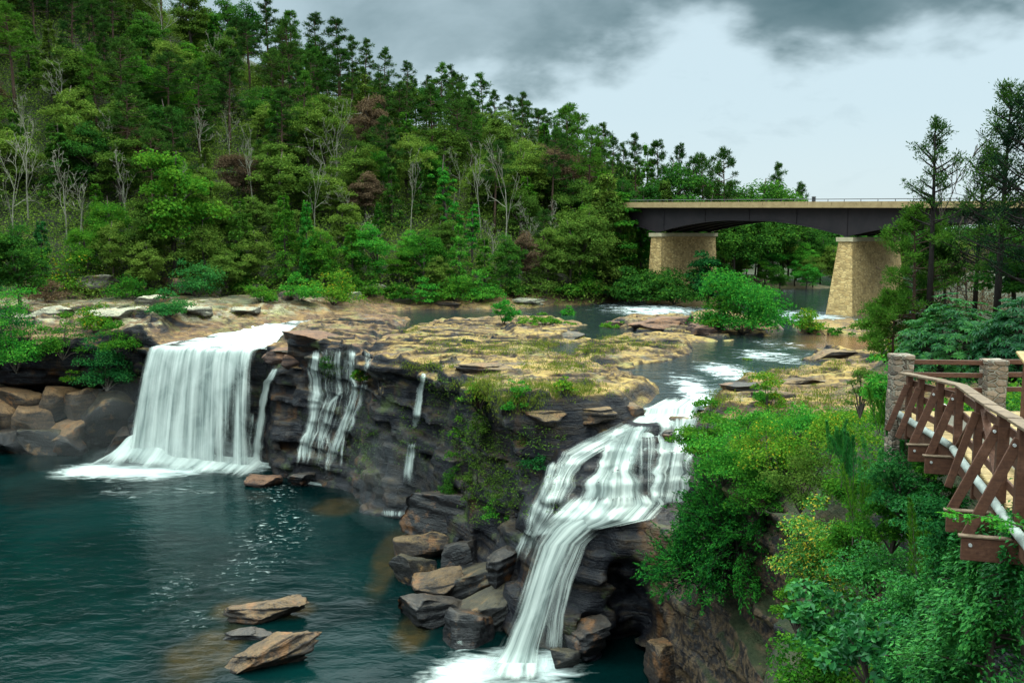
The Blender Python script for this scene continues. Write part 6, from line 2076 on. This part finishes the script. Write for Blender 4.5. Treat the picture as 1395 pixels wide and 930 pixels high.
def slope_pt(rg):
    y = rg.uniform(11, 46) ** 1.0; x = rg.uniform(3.5, 17)
    q = to_px((x, y, 14))
    if q[0] > 1500: return None
    h = BVH.ray_cast(Vector((x, y, 40)), Vector((0, 0, -1)))
    if h[0] is None or h[0].z < 8.5 or h[1].z < .55 or gorge_rel(np.array([x]), np.array([y]))[0] < 1.0: return None
    z = h[0].z
    b = at_z(1232, 790, 13.6)
    if (x - b.x) ** 2 + ((y - b.y) * .6) ** 2 < .75 and rg.random() < .85: return None
    return (x, y, z)


ground_leaves('undergrowth', slope_pt, 5200, .125, M['lf_mid'], 'tangled low leafy plants covering the near bank', 21)
ground_leaves('undergrowth', slope_pt, 2200, .11, M['lf_teal'], 'darker creepers between the shrubs of the near bank', 22, rad=(.2, .5))


def px_pts(regions, zmin=9.5):
    tot = np.cumsum([r[4] for r in regions])
    def fn(rg):
        r = regions[int(np.searchsorted(tot, rg.uniform(0, tot[-1])))]
        px = rg.normal(r[0], r[2] * .5); py = rg.normal(r[1], r[3] * .5)
        h = hitn(px, py)
        if h[0] is None or h[0].z < zmin or h[0].y > 140: return None
        return h[0]
    return fn


ground_leaves('grass', px_pts([(660, 525, 40, 14, 2), (760, 530, 70, 12, 3), (700, 548, 40, 16, 2), (800, 478, 50, 12, 2), (770, 500, 60, 8, 1.5), (620, 470, 60, 10, 1), (690, 478, 70, 8, 1.5), (580, 500, 40, 8, .7), (830, 462, 40, 5, .6), (1050, 510, 60, 14, 1),
                               (1100, 545, 60, 16, 1.5), (880, 470, 60, 6, .5), (980, 545, 30, 14, .6), (740, 470, 40, 6, 1), (560, 452, 40, 6, .4), (520, 412, 160, 6, 1.2), (250, 420, 140, 14, 1.6), (100, 420, 80, 10, .8), (700, 415, 80, 5, 1.2), (1130, 500, 60, 10, .6)]),
              1500, .17, M['grass'], 'yellow-green moss and grass in the cracks of the rock shelves', 31, per=(14, 34), rad=(.1, .42), aspect=.22, kindname='grass', axis_up=True)
ground_leaves('moss', px_pts([(650, 610, 40, 50, 3), (690, 660, 40, 40, 2), (500, 600, 20, 60, .8), (655, 680, 30, 30, 1), (150, 500, 60, 30, 1), (450, 505, 14, 14, .5), (600, 540, 20, 30, .8), (560, 600, 20, 50, .5), (720, 600, 40, 16, .6), (480, 640, 20, 30, .4)], 1.0),
              700, .13, M['lf_olive'], 'mossy plants clinging to the wet cliff face', 32, per=(10, 26), rad=(.12, .4), kindname='moss')


def far_woods():
    rg = np.random.default_rng(41); P = []
    for k in range(900):
        y = rg.uniform(200, 420); x = rg.uniform(-.05, .62) * y
        if x < 60 and y < 215: continue
        z = ground_z(x, y)
        if z is None: continue
        hh = rg.uniform(6, 12); n_ = 150
        d = unit(rg.normal(size=(n_, 3)))
        P.append(np.array([x, y, z + hh * .55]) + d * np.array([2.6, 2.6, hh * .5]) * rg.uniform(.5, 1.1, (n_, 1)))
    P = np.concatenate(P); n_ = len(P)
    me = leaf_mesh('distant_woods', P, unit(rg.normal(size=(n_, 3)) * .6 + np.array([0, -.2, .7])), .9, rg, .65)
    tag(obj('distant_woods', me, M['lf_deep']), 'distant woods closing the valley beyond the bridge', 'woods', kind='stuff')


far_woods()
# ------------------------------------------------------------------ sky and sun
SUN_EL, SUN_AZ = R(58), R(28)          # azimuth: clockwise from +Y
w = bpy.data.worlds.new('World'); scene.world = w
w.use_nodes = True
nt = w.node_tree; nt.nodes.clear(); n = N(nt)
sky = n.n('ShaderNodeTexSky', sky_type='NISHITA')
sky.sun_disc = False; sky.sun_elevation = SUN_EL; sky.sun_rotation = SUN_AZ
sky.air_density = 1.0; sky.dust_density = 1.5; sky.ozone_density = 1.0
tc = n.n('ShaderNodeTexCoord').outputs['Generated']
sp = n.n('ShaderNodeSeparateXYZ'); n.link(tc, sp.inputs[0])
el = sp.outputs[2]
# project the view direction on a flat cloud deck
inv = n.math('DIVIDE', 1.0, n.math('ADD', n.math('MAXIMUM', el, 0.0), .34))
cv = n.n('ShaderNodeCombineXYZ')
n.link(n.math('MULTIPLY', sp.outputs[0], inv), cv.inputs[0]); n.link(n.math('MULTIPLY', sp.outputs[1], inv), cv.inputs[1])
CV = cv.outputs[0]
def cl(scale, off, det=6, rough=.55, dist=.3):
    mp = n.n('ShaderNodeMapping'); n.link(CV, mp.inputs[0]); mp.inputs['Location'].default_value = off
    return n.noise(mp.outputs[0], scale, det, rough, dist)
shape = cl(2.0, (3.1, 1.7, 0)); puff = cl(4.2, (7.3, 2.2, 0), 5, .5, .1)
dens = n.math('ADD', n.math('MULTIPLY', shape, .7), n.math('MULTIPLY', puff, .3))
azr = n.map(sp.outputs[0], -.5, .7, 0, 1)
thr = n.ramp(azr, (.0, .110), (.24, .118), (.42, .135), (.50, .150), (.555, .195), (.59, .196), (.63, .165), (.74, .168), (.80, .185), (.86, .26), (1.0, .30))
edge = n.math('ADD', n.math('MULTIPLY', n.math('SUBTRACT', shape, .5), .16), n.math('MULTIPLY', n.math('SUBTRACT', puff, .5), .14))
over_edge = n.math('SUBTRACT', n.math('ADD', el, edge), thr)
high = n.map(over_edge, -.014, .046, 0, 1, True)
core = n.map(n.math('ADD', sp.outputs[0], n.math('MULTIPLY', n.math('SUBTRACT', shape, .5), .6)), -.22, .16, .34, 1.0, True)
dark = n.math('MULTIPLY', n.math('MULTIPLY', high, core), n.map(puff, .32, .62, .80, 1.0))
over = n.map(el, .30, .55, 1, 0)         # the dark bank is a belt; overhead it is bright overcast
dark = n.math('MULTIPLY', dark, over)
zen = n.map(el, .26, .75, 1.0, 7.6)       # overcast: brighter overhead than at the horizon
white = (5.0, 6.35, 6.9)
grey = (.42, 1.05, 1.14)
base = n.mix(n.map(el, 0.0, .12, 0, 1), (5.5, 6.7, 7.1), white)
clouds = n.mix(dark, base, grey)
wisp = n.math('MULTIPLY', n.map(cl(3.2, (1.3, 9.9, 0), 6, .6), .58, .74, 0, .5), n.map(el, .03, .09, 0, 1))
clouds = n.mix(wisp, clouds, (3.4, 4.5, 5.0))
clouds = n.mix(n.map(el, .26, .75, 0, 1), clouds, n.mix(1.0, clouds, (1.06, 1.0, .88), 'MULTIPLY'))      # warmer overcast overhead
zc = n.n('ShaderNodeVectorMath', operation='SCALE'); n.link(clouds, zc.inputs[0]); n.link(zen, zc.inputs['Scale'])
mixs = n.mix(.9, sky.outputs[0], zc.outputs[0])
bg = n.n('ShaderNodeBackground'); n.link(mixs, bg.inputs[0]); bg.inputs[1].default_value = .1
o = n.n('ShaderNodeOutputWorld'); n.link(bg.outputs[0], o.inputs[0])

sd = bpy.data.lights.new('sun', 'SUN'); sd.energy = 1.5; sd.angle = R(10); sd.color = (1.0, .88, .66)
so = bpy.data.objects.new('sun', sd); COL.objects.link(so)
sdir = Vector((math.sin(SUN_AZ) * math.cos(SUN_EL), math.cos(SUN_AZ) * math.cos(SUN_EL), math.sin(SUN_EL)))
so.rotation_euler = sdir.to_track_quat('Z', 'Y').to_euler()
so.location = (0, -20, 80)

scene.view_settings.view_transform = 'Standard'
scene.view_settings.look = 'None'
scene.view_settings.exposure = 0.36
scene.view_settings.gamma = 1.0
scene.cycles.max_bounces = 6
scene.cycles.diffuse_bounces = 3
scene.cycles.transparent_max_bounces = 12
scene.cycles.use_adaptive_sampling = True
